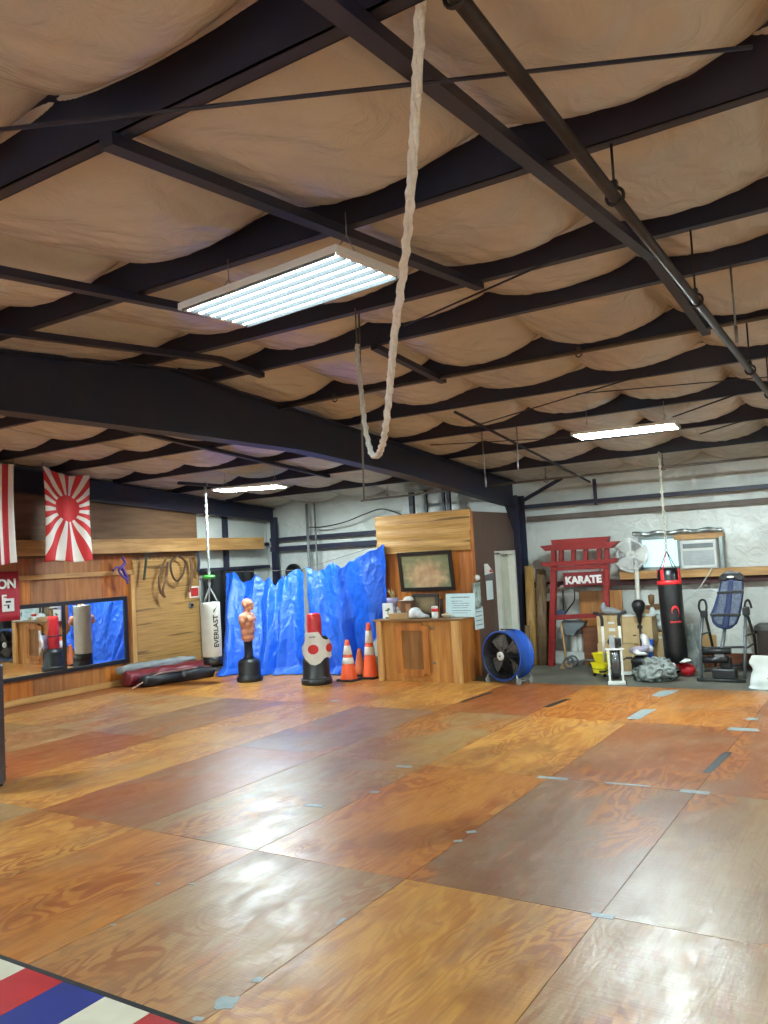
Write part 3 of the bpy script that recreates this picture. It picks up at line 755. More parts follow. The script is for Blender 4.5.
# belts and straps
def strap(pts, w, m, label, name='belt', Xw=PW+.08):
    P = [onX(x, y, Xw) for x, y in pts]; P = catmull(P, 5)
    b = MB(); b.tube(P, w, 7); return tag(b.build(name, m), label, 'belt')
purple = mat('purple webbing', (96, 72, 150), .7)
X2 = PW+.27
t = strap([(122, 557), (125, 563), (119, 571), (128, 580), (122, 566)], .024, purple, 'purple belt looped over the pine batten beside the mirror', Xw=X2)
strap([(113, 571), (118, 567), (124, 573), (128, 584)], .018, purple, 'purple belt end dangling under the looped purple belt', Xw=X2-.03)
strap([(146, 552), (146, 562), (145, 571), (144, 580)], .024, mat('dark green strap', (58, 62, 44), .7), 'short dark strap hanging alone under the long plank', Xw=X2-.06)
brown_s = mat('brown leather', (108, 74, 46), .6)
strap([(166, 559), (162, 567), (159, 580), (161, 592), (165, 597), (163, 590), (167, 575), (168, 562)], .021, brown_s, 'thin brown strap hanging left of the dark coiled belt', Xw=X2-.06)
strap([(178, 555), (171, 562), (172, 574), (177, 581), (183, 574), (185, 562), (178, 555)], .02, mat('dark brown leather', (74, 48, 34), .6), 'dark brown coiled belt hung from a peg on the plank', Xw=X2-.05)
strap([(190, 556), (192, 570), (191, 582), (189, 592)], .03, brown_s, 'brown strap hanging nearest the white punching bag', Xw=X2-.06)
strap([(197, 553), (199, 562), (198, 572)], .03, mat('navy cloth', (40, 44, 60), .8), 'dark navy cloth hanging at the end of the wooden wall', name='cloth', Xw=X2-.05)
# little red sign and knob box
p = onX(194, 592, PW+.03)
t = thing('wall_sign', 'small square red sign on the end of the wooden wall', 'sign', (PW+.03, p.y, p.z-.11))
b = MB(); b.box((0.005, 0, .11), (.02, .25, .22)); b.build('sign_border', white_pl, t, bevel=.003)
b = MB(); b.box((.017, 0, .11), (.008, .2, .17)); b.build('sign_face', mat('sign red', (190, 40, 36), .5, rgb2=(150, 30, 30), vs=18), t)
p = onX(191, 605, PW+.05)
t = thing('switch_box', 'small grey box under the little red sign', 'electrical box', (PW+.03, p.y, p.z-.05))
b = MB(); b.box((.02, 0, .05), (.05, .1, .1)); b.build('box_body', galv, t, bevel=.006)
b = MB(); b.cyl((.045, 0, .05), (.07, 0, .05), .025); b.build('dial', black_pl, t)

# rolled bundles on the floor
def roll(name, pts, r, m, label, cat, sq=.8):
    b = MB(); P = catmull([Vector(p) for p in pts], 8); n = len(P); seg = 18
    def f(u, v):
        i = min(int(u*(n-1)), n-2); p = P[i].lerp(P[i+1], u*(n-1)-i); d = (P[i+1]-P[i]).normalized()
        s = d.cross(Vector((0, 0, 1))).normalized(); e = min(1, u/.06, (1-u)/.06); e = math.sqrt(max(0, 1-(1-e)**2))
        a = v*2*PI; rr = r*e*(1+.3*noise.noise((u*6, math.cos(a)*1.5, math.sin(a)*1.5+r*20)))
        return p + s*math.cos(a)*rr + Vector((0, 0, math.sin(a)*rr*sq))
    b.grid(70, seg, f); bmesh.ops.remove_doubles(b.bm, verts=b.bm.verts, dist=1e-4)
    return b.build(name, m)
o = roll('duffel_bag', [(-11.6, 9.62, .125), (-11.45, 10.4, .13), (-11.22, 11.3, .135)], .175, mat('maroon vinyl', (118, 32, 42), .4, bump=.2, bs=14), '', ''); tag(o, 'long maroon bag lying at the foot of the bamboo mat', 'bag')
o = roll('rolled_blanket', [(-11.72, 9.6, .275), (-11.62, 10.3, .30), (-11.48, 11.2, .29)], .12, mat('grey blanket', (150, 156, 156), .8, bump=.4, bs=18), '', '', .62); tag(o, 'grey rolled blanket lying on top of the long maroon bag', 'blanket')
t = thing('duffel_bag', 'long black bag with pale strap lying in front of the maroon bag', 'bag', (0, 0, 0))
o = roll('bag_body', [(-11.22, 9.66, .095), (-11.05, 10.3, .1), (-10.86, 11.05, .1)], .135, mat('black nylon', (28, 30, 34), .55, bump=.2, bs=20), '', '', .8); o.parent = t
b = MB(); b.tube(catmull([Vector(p) for p in ((-11.2, 9.45, .012), (-11.14, 9.66, .1), (-11.08, 9.95, .2), (-10.93, 10.4, .212), (-10.9, 10.85, .2), (-10.84, 11.12, .12))], 8), .014, 6); b.build('strap', mat('pale strap', (176, 140, 128), .7), t)
b = MB(); b.box((-10.93, 10.42, .14), (.05, .12, .09), (0, 0, R(20))); b.build('tag_patch', mat('grey patch', (130, 136, 136), .6), t)
# dark disc on the floor under the hanging bag is its shadow; black case at the left photo edge
p = fl(4.5, 792)
t = thing('equipment_case', 'tall black case with rounded edges at the left photo edge', 'case', (p.x-.345, p.y-.115, 0), R(32))
b = MB(); b.box((0, 0, .6), (.5, .4, 1.16)); b.build('case_body', black_vinyl, t, bevel=.035)
for z in (.17, .42, .66, .88, 1.06):
    b = MB(); b.box((0, 0, z), (.504, .404, .006)); b.build('seam_line', mat('grey seam', (88, 90, 94), .6), t)
for sx in (-1, 1):
    for sy in (-1, 1):
        b = MB(); b.cyl((sx*.2, sy*.15, 0), (sx*.2, sy*.15, .03), .025); b.build('foot', rubber, t)
# ------------------------------------------------------------------ white hanging punching bag
def chain_links(b, a, c, link=.05, r=.005, w=.016):
    a, c = Vector(a), Vector(c); d = c-a; n = max(2, int(d.length/(link*.8))); dn = d.normalized(); x = dn.orthogonal().normalized(); y = dn.cross(x)
    for k in range(n):
        m_ = a + d*((k+.5)/n); s = x if k % 2 else y
        b.tube([m_ + dn*math.cos(q)*link/2 + s*math.sin(q)*w for q in [i*PI/4 for i in range(8)]], r, 5, closed=True)
BX, BY = -10.19, 10.37
t = thing('punching_bag', 'white hanging punching bag with black lettering by the wooden wall', 'punching bag', (BX, BY, .33))
wv_ = mat('white bag vinyl', (214, 214, 204), .4, var=.06, bump=.06, bs=12)
r0 = .165
b = MB(); b.lathe([(0, .12), (r0*.96, .12), (r0, .14), (r0*1.01, .5), (r0*.99, .9), (r0*.985, 1.05), (r0*.94, 1.065), (r0*.9, 1.04), (0, 1.03)], 32); b.build('bag_body', wv_, t)
b = MB(); b.lathe([(0, 0), (r0*.93, 0), (r0*.99, .02), (r0*1.0, .135), (0, .136)], 32); b.build('bag_bottom', black_vinyl, t)
for k in range(3):
    a_ = k*2*PI/3+.4
    b = MB(); b.tube([(math.cos(a_)*r0*.92, math.sin(a_)*r0*.92, 1.03), (math.cos(a_)*r0*.5, math.sin(a_)*r0*.5, 1.17), (0, 0, 1.33)], .013, 6); b.build('strap', mat('grey strap', (150, 150, 146), .6), t)
b = MB(); chain_links(b, (0, 0, 1.31), (0, 0, 3.06), .06, .009, .02); b.build('chain', mat('bright chain', (196, 200, 202), .35, metal=.5), t)
b = MB(); b.tube([(0, 0, 1.33), (0, 0, 3.07)], .017, 8); b.build('chain_sleeve', mat('white sleeve', (206, 208, 206), .5, bump=.6, bs=60), t)
b = MB(); b.lathe([(0, 1.46), (.09, 1.47), (.115, 1.5), (.09, 1.53), (0, 1.54)], 24); tg = b.build('swivel_tag', mat('bright green rubber', (70, 170, 60), .5), t)
ang0 = math.atan2(-BY, -BX) if False else math.atan2(-BY, -BX)
camdir = math.atan2(0-BY, 0-BX)
def on_cyl(r, a0, z0):
    # text laid so that it reads upwards along the axis
    def f(co):
        a = a0 + (-co.y)/r*-1
        rr = r + co.z
        return Vector((math.cos(a)*rr, math.sin(a)*rr, z0 + co.x))
    return f
text_obj('lettering', 'EVERLAST', .125, mat('black print', (26, 26, 28), .5), t, fn=lambda co: (lambda a, rr: Vector((math.cos(a)*rr, math.sin(a)*rr, .57+co.x)))(camdir+R(30)-co.y/r0, r0*1.012+co.z), extrude=.002, subdiv=1, bold=.002)
b = MB()
def swoosh(u, v):
    a = camdir+R(30)+(-.25+.5*u); z = .93+.05*u+.04*u*u-(.035*(1-u)**1.2+.004)*v
    rr = r0*1.015; return Vector((math.cos(a)*rr, math.sin(a)*rr, z))
b.grid(10, 2, swoosh); b.build('bag_mark', mat('black print', (26, 26, 28), .5), t, solid=.003)
o = MB().box((BX, 10.5, 3.44), (.06, 1.5, .05)).build('hanger_beam', steel); tag(o, 'dark beam between purlins carrying the white punching bag', 'beam')
b = MB(); b.tube([(BX, BY, 3.37), (BX, BY, 3.42)], .012, 8); b.tube([(BX+.05*math.cos(q), BY, 3.44+.05*math.sin(q)) for q in [i*PI/6 for i in range(12)]], .008, 6, closed=True); 
tag(b.build('shackle', galv), 'steel shackle joining bag chain and hanger beam', 'shackle')

# dark opening with a black stand-in sheet behind the white bag
b = MB(); b.grid(60, 10, lambda u, v: Vector((XL+.1+.05*math.sin(u*30)*(1-.4*v), 11.95+u*1.5, v*1.93))); tag(b.build('black_sheet', mat('black stand-in sheet', (18, 19, 22), .8), solid=.008), 'black stand-in sheet behind the white punching bag', 'curtain')  # black pleated sheet put in for the dark opening
b = MB(); b.tube([(XL+.1, 11.88, 1.93), (XL+.1, 13.6, 1.93)], .015, 8); tag(b.build('sheet_rod', steel), 'rod across the top of the black stand-in sheet', 'rod')

# ------------------------------------------------------------------ torso dummy
p = fl(250, 681)
fa = math.atan2(.70, .72)-R(8)                      # it faces to the right of the photo
fa -= R(14)
t = thing('torso_dummy', 'armless flesh coloured torso dummy on a black base, facing right', 'training dummy', (p.x, p.y, 0), fa)
base_m = mat('black base plastic', (30, 32, 33), .42, var=.1, bump=.04)
b = MB(); b.lathe([(0, 0), (.215, 0), (.225, .02), (.225, .07), (.2, .1), (.192, .12), (.192, .31), (.18, .35), (.13, .385), (.09, .4), (0, .402)], 36); b.build('base', base_m, t)
b = MB(); b.lathe([(0, .39), (.1, .39), (.075, .43), (.07, .72), (0, .72)], 24); b.build('post', black_pl, t)
skin = mat('flesh rubber', (214, 152, 118), .5, var=.05, rgb2=(198, 132, 100))
# local x forward, y left
S = 1.0
blob('torso', [((0, 0, .76), (.115, .155, .08)), ((.0, 0, .86), (.118, .15, .12)), ((0, 0, .98), (.13, .175, .12)), ((.0, 0, 1.06), (.125, .185, .1)),
    ((.065, .07, 1.06), (.07, .08, .065)), ((.065, -.07, 1.06), (.07, .08, .065)), ((-.065, 0, 1.05), (.065, .14, .12)),
    ((-.01, .185, 1.1), (.08, .07, .08)), ((-.01, -.185, 1.1), (.08, .07, .08)), ((-.015, .215, 1.05), (.062, .055, .062)), ((-.015, -.215, 1.05), (.062, .055, .062)),
    ((-.015, 0, 1.145), (.08, .13, .05)), ((-.005, 0, 1.19), (.062, .064, .07)), ((.0, 0, 1.23), (.058, .06, .06)),
    ((.012, 0, 1.335), (.104, .082, .09)), ((.04, 0, 1.275), (.074, .062, .065)), ((.078, 0, 1.235), (.036, .038, .028)), ((.118, 0, 1.29), (.024, .017, .02)), ((.11, 0, 1.312), (.016, .014, .03)),
    ((.098, 0, 1.345), (.018, .055, .013)), ((.108, 0, 1.25), (.014, .027, .008)), ((.0, .084, 1.3), (.02, .011, .033)), ((.0, -.084, 1.3), (.02, .011, .033)),
    ((.105, .038, .93), (.02, .035, .03)), ((.105, -.038, .93), (.02, .035, .03)), ((.105, .038, .86), (.02, .035, .03)), ((.105, -.038, .86), (.02, .035, .03))], skin, t, voxel=.0085, smooth=3)
b = MB(); b.box((0, 0, .69), (.13, .2, .012)); b.build('torso_underside', skin, t, bevel=.004)

# ------------------------------------------------------------------ red padded stand wearing a white chest guard
p = fl(317, 683.5)
fa = math.atan2(-p.y, -p.x)
t = thing('padded_stand', 'red padded punching stand on a black base', 'punching bag', (p.x, p.y, 0), fa)
b = MB(); b.lathe([(0, 0), (.245, 0), (.255, .02), (.255, .075), (.235, .1), (.225, .12), (.222, .36), (.21, .41), (.16, .455), (.11, .47), (0, .47)], 36); b.build('base', base_m, t)
b = MB(); b.lathe([(.2555, .078), (.257, .084), (.2555, .09)], 36); b.build('rim_line', mat('grey seam', (88, 90, 94), .6), t)
b = MB(); b.lathe([(0, .46), (.118, .46), (.12, .48), (.12, 1.08), (.112, 1.125), (.09, 1.148), (0, 1.15)], 32); b.build('pad_column', red_pl, t)
g_ = thing('chest_guard', 'white chest guard with red discs strapped round the red padded stand', 'body armour', (p.x, p.y, .33), fa)
rg = .262
# outline in (arc length, height) with the camera side at 0; positive arc is to the right of the photo
out = [(-.15, .52), (.06, .53), (.075, .5), (.085, .44), (.12, .42), (.2, .43), (.26, .38), (.29, .3), (.29, .12), (.25, .09), (.19, .12), (.13, .1), (.06, .03), (-.01, .0), (-.08, .02), (-.16, .1), (-.21, .19), (-.215, .3), (-.17, .36), (-.145, .42), (-.14, .48)]
def curve_prism(b, poly, r0, r1, cuts=2):
    bm = bmesh.new()
    f = bm.faces.new([bm.verts.new((a, 0, z)) for a, z in poly])
    bmesh.ops.triangulate(bm, faces=bm.faces)
    bmesh.ops.subdivide_edges(bm, edges=bm.edges, cuts=cuts, use_grid_fill=True)
    ret = bmesh.ops.extrude_face_region(bm, geom=bm.faces[:])
    for e in ret['geom']:
        if isinstance(e, bmesh.types.BMVert): e.co.y = 1
    for v in bm.verts:
        a, rr = v.co.x/r0, r0 if v.co.y < .5 else r1
        v.co = b.M @ Vector((math.cos(a)*rr, math.sin(a)*rr, v.co.z))
    me_ = bpy.data.meshes.new('tmp'); bm.to_mesh(me_); bm.free(); b.bm.from_mesh(me_); bpy.data.meshes.remove(me_)
b = MB(); curve_prism(b, out, rg, rg+.03); b.build('guard_shell', white_pl, g_, bevel=.006)
for ac, zc, rr in ((-.03, .255, .078), (.235, .26, .07)):
    disc = [(ac+rr*math.cos(k*PI/12), zc+rr*math.sin(k*PI/12)) for k in range(24)]
    b = MB(); curve_prism(b, disc, rg, rg+.036, 1); b.build('red_disc', red_pl, g_)
hole = [(.16+.055*math.cos(k*PI/9), .43+.03*math.sin(k*PI/9)-.02*math.cos(k*PI/9)) for k in range(18)]
b = MB(); curve_prism(b, hole, rg, rg+.034, 1); b.build('arm_opening', black_pl, g_)
b = MB()
for k in range(5): b.box((rg+.031, -.04+(k-2)*.022, .455), (.004, .012, .02))
b.build('print_mark', mat('blue print', (40, 60, 130), .5), g_)
b = MB(); b.tube([(math.cos(a_)*(rg-.1), math.sin(a_)*(rg-.1), .4) for a_ in [.6+k*.28 for k in range(18)]], .014, 6); b.build('back_strap', black_pl, g_)

# ------------------------------------------------------------------ traffic cones
def make_cone(loc, h, rb, label, bands=True, m=orange):
    t = thing('traffic_cone', label, 'traffic cone', loc, 0, 'traffic cones')
    s = rb
    b = MB(); n = 8; pr = []
    for i in range(4):
        for k in range(3):
            a_ = i*PI/2 + (k-1)*.13 + PI/4; q = 1.25*s
            pr.append((math.cos(a_)*q*1.12, math.sin(a_)*q*1.12))
    vs = [(x, y, 0) for x, y in pr]+[(x, y, .03) for x, y in pr]; nn = len(pr)
    b._add(vs, [tuple(range(nn))[::-1], tuple(range(nn, 2*nn))]+[(i, (i+1) % nn, (i+1) % nn+nn, i+nn) for i in range(nn)]); b.build('base', rubber, t)
    rt = .032
    rad = lambda z: s*.92+(rt-s*.92)*(z-.05)/(h-.05)
    b = MB(); b.lathe([(0, .03), (s, .03), (s, .045), (rad(.06), .06), (rt, h-.012), (rt*.8, h), (rt*.55, h), (rt*.5, h-.05), (0, h-.06)], 28); b.build('cone_body', m, t)
    if bands:
        for z0, z1 in ((.42*h, .57*h), (.64*h, .86*h)):
            b = MB(); b.lathe([(rad(z0)+.001, z0), (rad(z0)+.004, z0+.004), (rad(z1)+.004, z1-.004), (rad(z1)+.001, z1)], 28); b.build('reflective_collar', refl, t)
    return t
p = fl(349, 680.5); make_cone((p.x, p.y, 0), .67, .15, 'orange traffic cone with two white collars, left of the three')
p = fl(359, 676); make_cone((p.x, p.y+.05, -.0), .46, .12, 'small plain orange cone without collars, behind the other two', False, mat('faded orange', (206, 104, 52), .55))
p = fl(371, 678); make_cone((p.x, p.y, 0), .92, .135, 'tallest orange traffic cone, beside the wooden counter')

# ------------------------------------------------------------------ blue tarps
def tarp_material():
    m, nt, b = nt_new('blue polythene tarp'); L = nt.links.new
    tc = N(nt, 'ShaderNodeTexCoord')
    n1 = N(nt, 'ShaderNodeTexNoise'); n1.inputs['Scale'].default_value = 9; n1.inputs['Detail'].default_value = 5; n1.inputs['Roughness'].default_value = .65; L(tc.outputs['Object'], n1.inputs['Vector'])
    vo = N(nt, 'ShaderNodeTexVoronoi'); vo.feature = 'DISTANCE_TO_EDGE'; vo.inputs['Scale'].default_value = 4.5; L(tc.outputs['Object'], vo.inputs['Vector'])
    ad = N(nt, 'ShaderNodeMath', operation='ADD'); L(n1.outputs['Fac'], ad.inputs[0]); L(vo.outputs['Distance'], ad.inputs[1])
    b.inputs['Base Color'].default_value = (*lin((26, 92, 206)), 1); b.inputs['Roughness'].default_value = .3
    bp = N(nt, 'ShaderNodeBump'); bp.inputs['Strength'].default_value = .8; bp.inputs['Distance'].default_value = .03; L(ad.outputs[0], bp.inputs['Height']); L(bp.outputs[0], b.inputs['Normal'])
    return m
tarp_m = tarp_material()
def tarp(top, bot, label, seed, fold=.07, nf=9):
    # top / bottom: lists of world points left to right
    def lerp(P, u):
        s = u*(len(P)-1); i = min(int(s), len(P)-2); return P[i].lerp(P[i+1], s-i)
    def f(u, v):
        a, c = lerp(top, u), lerp(bot, u); p = c.lerp(a, v)
        w = u + .05*noise.noise((u*4, v*2.2, seed)) + .03*(1-v)*math.sin(u*9+seed)
        s = 1.1*math.sin(w*nf*PI+seed) + .7*noise.noise((w*nf*.8, v*.6, seed+3)) + .55*noise.noise((w*nf*2.4, v*.8, seed+8)) + .25*noise.noise((w*nf*3, v*5, seed+9))
        r1 = 1-abs(noise.noise((u*9+v*3, v*5-u*4, seed+5))); r2 = 1-abs(noise.noise((u*15-v*5, v*9, seed+15)))
        p.y += fold*s*(.5+.5*(1-v)**.5) - .012*max(0, r1-.72)/.28 - .008*max(0, r2-.78)/.22
        p.x += .03*noise.noise((u*5, v*4, seed+7))
        p.z += .012*math.sin(u*50+seed)*v
        if v < .06: p.y -= (.06-v)*3.2*(.6+.4*math.sin(u*14+seed)); 
        p.z = max(p.z, .012+.01*math.sin(u*40)**2)
        return p
    b = MB(); b.grid(260, 110, f)
    return tag(b.build('tarp', tarp_m, solid=.006), label, 'tarp')
TY = 12.02
T = lambda *pts, Y=TY: [onY(x, y, Y) for x, y in pts]
top = T((225, 574), (230, 572), (236, 573), (243, 583), (251, 580), (257, 575), (264, 581), (271, 577), (276, 586), (281, 575), (285, 580), (291, 572), (298, 569), (306, 574))
bot = [fl(x, y, .01) for x, y in ((221, 673), (230, 675), (240, 674), (252, 674), (265, 675), (275, 674), (288, 674), (308, 673))]
tarp(top, bot, 'left blue tarp hung behind the torso dummy, with a jagged top', 1.0, .07, 9)
top = T((307, 566), (312, 569), (318, 572), (326, 567), (334, 562), (340, 568), (348, 562), (357, 559), (366, 553), (376, 549), (384, 544), Y=11.98)
bot = [fl(x, y, .01) for x, y in ((314, 672), (330, 674), (345, 673), (360, 671))] + [onY(372, 655, 11.95), onY(380, 640, 11.95), onY(387, 620, 11.95)]
tarp(top, bot, 'right blue tarp hung between the cones and the bamboo partition, rising to the right', 3.3, .055, 6)
# a cord the tarps hang from, and an odd yellow tube seen in the gap
b = MB(); b.tube([onY(224, 572, 12.1), onY(300, 570, 12.12), onY(386, 543, 12.07)], .006, 6); tag(b.build('tarp_line', mat('grey cord', (120, 112, 104), .8)), 'cord along the top of the blue tarps', 'cord')
a, c = onY(309, 585, 12.1), onY(312, 612, 12.1)
b = MB(); b.tube([(a.x, 12.2, 0), (a.x, 12.2, a.z)], .03, 10); tag(b.build('yellow_tube', mat('olive yellow', (150, 150, 70), .6)), 'dull yellow tube showing in the gap between the tarps', 'tube')
# black round vent and conduits on the back wall
p = onY(293, 573, 14.05)
b = MB(); b.lathe([(.0, 0), (.17, 0), (.2, .02), (.2, .1), (.17, .12), (.15, .05), (0, .05)], 28, m=Euler((R(90), 0, 0)).to_matrix()); o = b.build('round_vent', black_pl); o.location = (p.x, 14.13, p.z); tag(o, 'black round vent on the back wall above the left tarp', 'vent')
for x0, x1, lab, r in ((308.5, 311, 'grey vertical conduit left of the round tarp gap', .03), (316, 319, 'second grey vertical conduit right of the first', .02)):
    a, c = onY(x0-1, 498, 13.98), onY(x1, 600, 13.98)
    b = MB(); b.tube([(c.x, 13.98, .0), (c.x, 13.98, 3.25)], r, 10); tag(b.build('conduit_pipe', mat('grey conduit', (132, 138, 138), .5, metal=.3)), lab, 'pipe')
for x0, r, lab, in ((412, .045, 'thick dark post above the bamboo blind, left of the row'), (426, .025, 'thin dark post above the bamboo blind, second of the row'), (444, .025, 'thin dark post above the bamboo blind, third of the row'), (449, .035, 'dark post above the bamboo blind, right of the row')):
    c = onY(x0, 505, 13.9)
    b = MB(); b.box((c.x, 13.9, 1.65), (r*2, r*2, 3.25)); tag(b.build('stud_post', steel), lab, 'post')
a = [onY(x, y, 13.9) for x, y in ((309, 527), (322, 527), (345, 522), (365, 514), (382, 509), (400, 514), (412, 520))]
b = MB(); b.tube(catmull(a, 6), .012, 8); tag(b.build('cable', black_pl), 'dark cable sagging in an arc across the back wall', 'cable')

# ------------------------------------------------------------------ bamboo blind and pictures on the partition
blind_m = bamboo('bamboo blind reeds', (214, 168, 98), (160, 114, 58), 'Z', 26)
t = thing('bamboo_blind', 'bamboo blind across the top of the partition behind the counter', 'blind', ((PX0+PX1)/2, PYF-.03, 2.05))
b = MB(); b.grid(60, 66, lambda u, v: Vector(((u-.5)*(1.86-.06*(1-v)+.03*noise.noise((v*30, 2, 3))*(1 if u in (0, 1) else 0)), -.02+.012*math.sin(v*22+u*2)*(1-.5*v)-.006*abs(math.sin(v*100)), v*.66))); b.build('blind_reeds', blind_m, t, solid=.01)
b = MB(); b.box((0, .005, .655), (1.88, .03, .03)); b.build('head_rail', pine_x, t)
# large framed picture, leaning forward at the top
def art_mat(name, bg, bg2, blobc, c, r):
    m, nt, b = nt_new(name); L = nt.links.new
    tc = N(nt, 'ShaderNodeTexCoord')
    mp = N(nt, 'ShaderNodeMapping'); mp.inputs['Scale'].default_value = (1.2, 1, 9); L(tc.outputs['Object'], mp.inputs['Vector'])
    n1 = N(nt, 'ShaderNodeTexNoise'); n1.inputs['Scale'].default_value = 2.5; n1.inputs['Detail'].default_value = 4; L(mp.outputs[0], n1.inputs['Vector'])
    m1 = N(nt, 'ShaderNodeMix', data_type='RGBA'); L(n1.outputs['Fac'], m1.inputs['Factor']); m1.inputs['A'].default_value = (*lin(bg), 1); m1.inputs['B'].default_value = (*lin(bg2), 1)
    mp2 = N(nt, 'ShaderNodeMapping'); mp2.inputs['Location'].default_value = tuple(-k/s for k, s in zip(c, r)); mp2.inputs['Scale'].default_value = tuple(1/s for s in r); L(tc.outputs['Object'], mp2.inputs['Vector'])
    ln = N(nt, 'ShaderNodeVectorMath', operation='LENGTH'); L(mp2.outputs[0], ln.inputs[0])
    n2 = N(nt, 'ShaderNodeTexNoise'); n2.inputs['Scale'].default_value = 7; n2.inputs['Detail'].default_value = 5; L(tc.outputs['Object'], n2.inputs['Vector'])
    ad = N(nt, 'ShaderNodeMath', operation='ADD'); L(ln.outputs['Value'], ad.inputs[0]); L(n2.outputs['Fac'], ad.inputs[1])
    rp = N(nt, 'ShaderNodeMapRange'); rp.inputs[1].default_value = 1.05; rp.inputs[2].default_value = 1.5; rp.inputs[3].default_value = 1; rp.inputs[4].default_value = 0; L(ad.outputs[0], rp.inputs[0])
    bc = N(nt, 'ShaderNodeMix', data_type='RGBA'); L(n2.outputs['Fac'], bc.inputs['Factor']); bc.inputs['A'].default_value = (*lin(blobc[0]), 1); bc.inputs['B'].default_value = (*lin(blobc[1]), 1)
    m2 = N(nt, 'ShaderNodeMix', data_type='RGBA'); L(rp.outputs[0], m2.inputs['Factor']); L(m1.outputs['Result'], m2.inputs['A']); L(bc.outputs['Result'], m2.inputs['B'])
    L(m2.outputs['Result'], b.inputs['Base Color']); b.inputs['Roughness'].default_value = .35
    return m
frame_m = mat('dark picture frame', (34, 28, 26), .4)
def picture(name, label, x0, x1, z0, z1, fw, art, tilt, y, group=None):
    w, h = x1-x0, z1-z0
    t = thing(name, label, 'picture', ((x0+x1)/2, y, z0), 0); t.rotation_euler = (tilt, 0, 0)
    b = MB()
    for s in (-1, 1): b.box((s*(w-fw)/2, -.015, h/2), (fw, .035, h))
    for z in (fw/2, h-fw/2): b.box((0, -.015, z), (w-2*fw+.002, .035, fw))
    b.build('frame', frame_m, t, bevel=.004)
    b = MB(); b.box((0, -.008, h/2), (w-2*fw+.004, .012, h-2*fw+.004)); b.build('painting', art, t)
    return t
picture('framed_picture', 'large dark framed picture of a pale mound on misty green, over the counter', -7.29, -6.25, 1.40, 2.07, .065,
        art_mat('misty picture', (150, 152, 112), (104, 108, 84), ((232, 204, 160), (128, 74, 52)), (0.0, 0, .25), (.44, 1, .33)), R(7), PYF-.09)
picture('framed_picture', 'smaller dark framed brown picture below the large one, standing on the counter', -6.9, -6.41, .992, 1.37, .05,
        art_mat('brown picture', (120, 102, 74), (86, 70, 50), ((150, 132, 92), (86, 66, 46)), (0, 0, .2), (.2, 1, .16)), R(-4), 11.68)
# certificate
t = thing('notice_board', 'pale blue notice sheet with lines of text at the right end of the counter', 'notice', (onY(459.5, 602, 11.58).x, 11.58, .992), R(-4)); t.rotation_euler = (R(-6), 0, R(-3))
b = MB(); b.box((0, 0, .185), (.53, .012, .37)); b.build('sheet', mat('pale blue sheet', (196, 220, 224), .5, var=.03), t, bevel=.003)
ink = mat('grey ink', (96, 112, 122), .6)
for z, x, w, h in ((.31, .0, .34, .016), (.25, -.06, .2, .01), (.215, .0, .3, .009), (.18, .02, .3, .01), (.145, -.02, .26, .009), (.1, .02, .34, .011), (.065, 0, .28, .009)):
    b = MB(); rnd = random.Random(int(z*1000)); xx = x-w/2
    while xx < x+w/2:
        ww = rnd.uniform(.012, .04); b.box((xx+ww/2, -.0065, z), (ww, .002, h)); xx += ww+.009
    b.build('text_line', ink, t)

# ------------------------------------------------------------------ wooden counter
CX0, CX1, CY0, CY1, CH = -7.36, -5.84, 11.26, 11.74, .985
t = thing('counter', 'wooden bar counter with recessed front panel', 'counter', ((CX0+CX1)/2, (CY0+CY1)/2, 0))
hw, hd = (CX1-CX0)/2, (CY1-CY0)/2
honey = wood('honey plywood', (206, 148, 78), (178, 118, 54), .4)
honey2 = wood('darker honey plywood', (184, 116, 52), (146, 86, 34), .4)
b = MB(); b.box((0, .02, .48), (2*hw-.06, 2*hd-.08, .96)); b.build('cabinet_body', honey, t)
b = MB(); b.box((-.025, -.0, CH-.012), (2*hw+.07, 2*hd+.04, .03)); b.build('worktop', wood('worktop wood', (150, 112, 70), (120, 84, 50), .4, axis=0), t, bevel=.004)
for x, w in ((-hw+.045, .09), (hw-.07, .14)):
    b = MB(); b.box((x, -hd+.01, .485), (w, .06, .965)); b.build('corner_post', pine, t, bevel=.003)
# right side sheet, front frame and recessed panel with two bolts
b = MB(); b.box((hw-.012, .03, .48), (.02, 2*hd-.06, .96)); b.build('side_panel', honey2, t)
b = MB(); fx, fz = -.1, .47
for s in (-1, 1): b.box((fx+s*.245, -hd+.012, fz+.04), (.11, .03, .76))
for z in (.14, .87): b.box((fx, -hd+.012, z), (.385, .03, .12))
b.build('panel_frame', honey2, t, bevel=.003)
b = MB(); b.box((fx-.02, -hd+.026, fz+.03), (.4, .012, .64)); b.build('recessed_panel', wood('grained panel', (150, 104, 56), (120, 80, 40), .4), t)
for z in (.3, .84):
    b = MB(); b.lathe([(0, 0), (.022, 0), (.022, .012), (.012, .02), (0, .02)], 14, c=(.26, -hd+.035, z), m=Euler((R(90), 0, 0)).to_matrix()); b.build('bolt_head', galv, t)

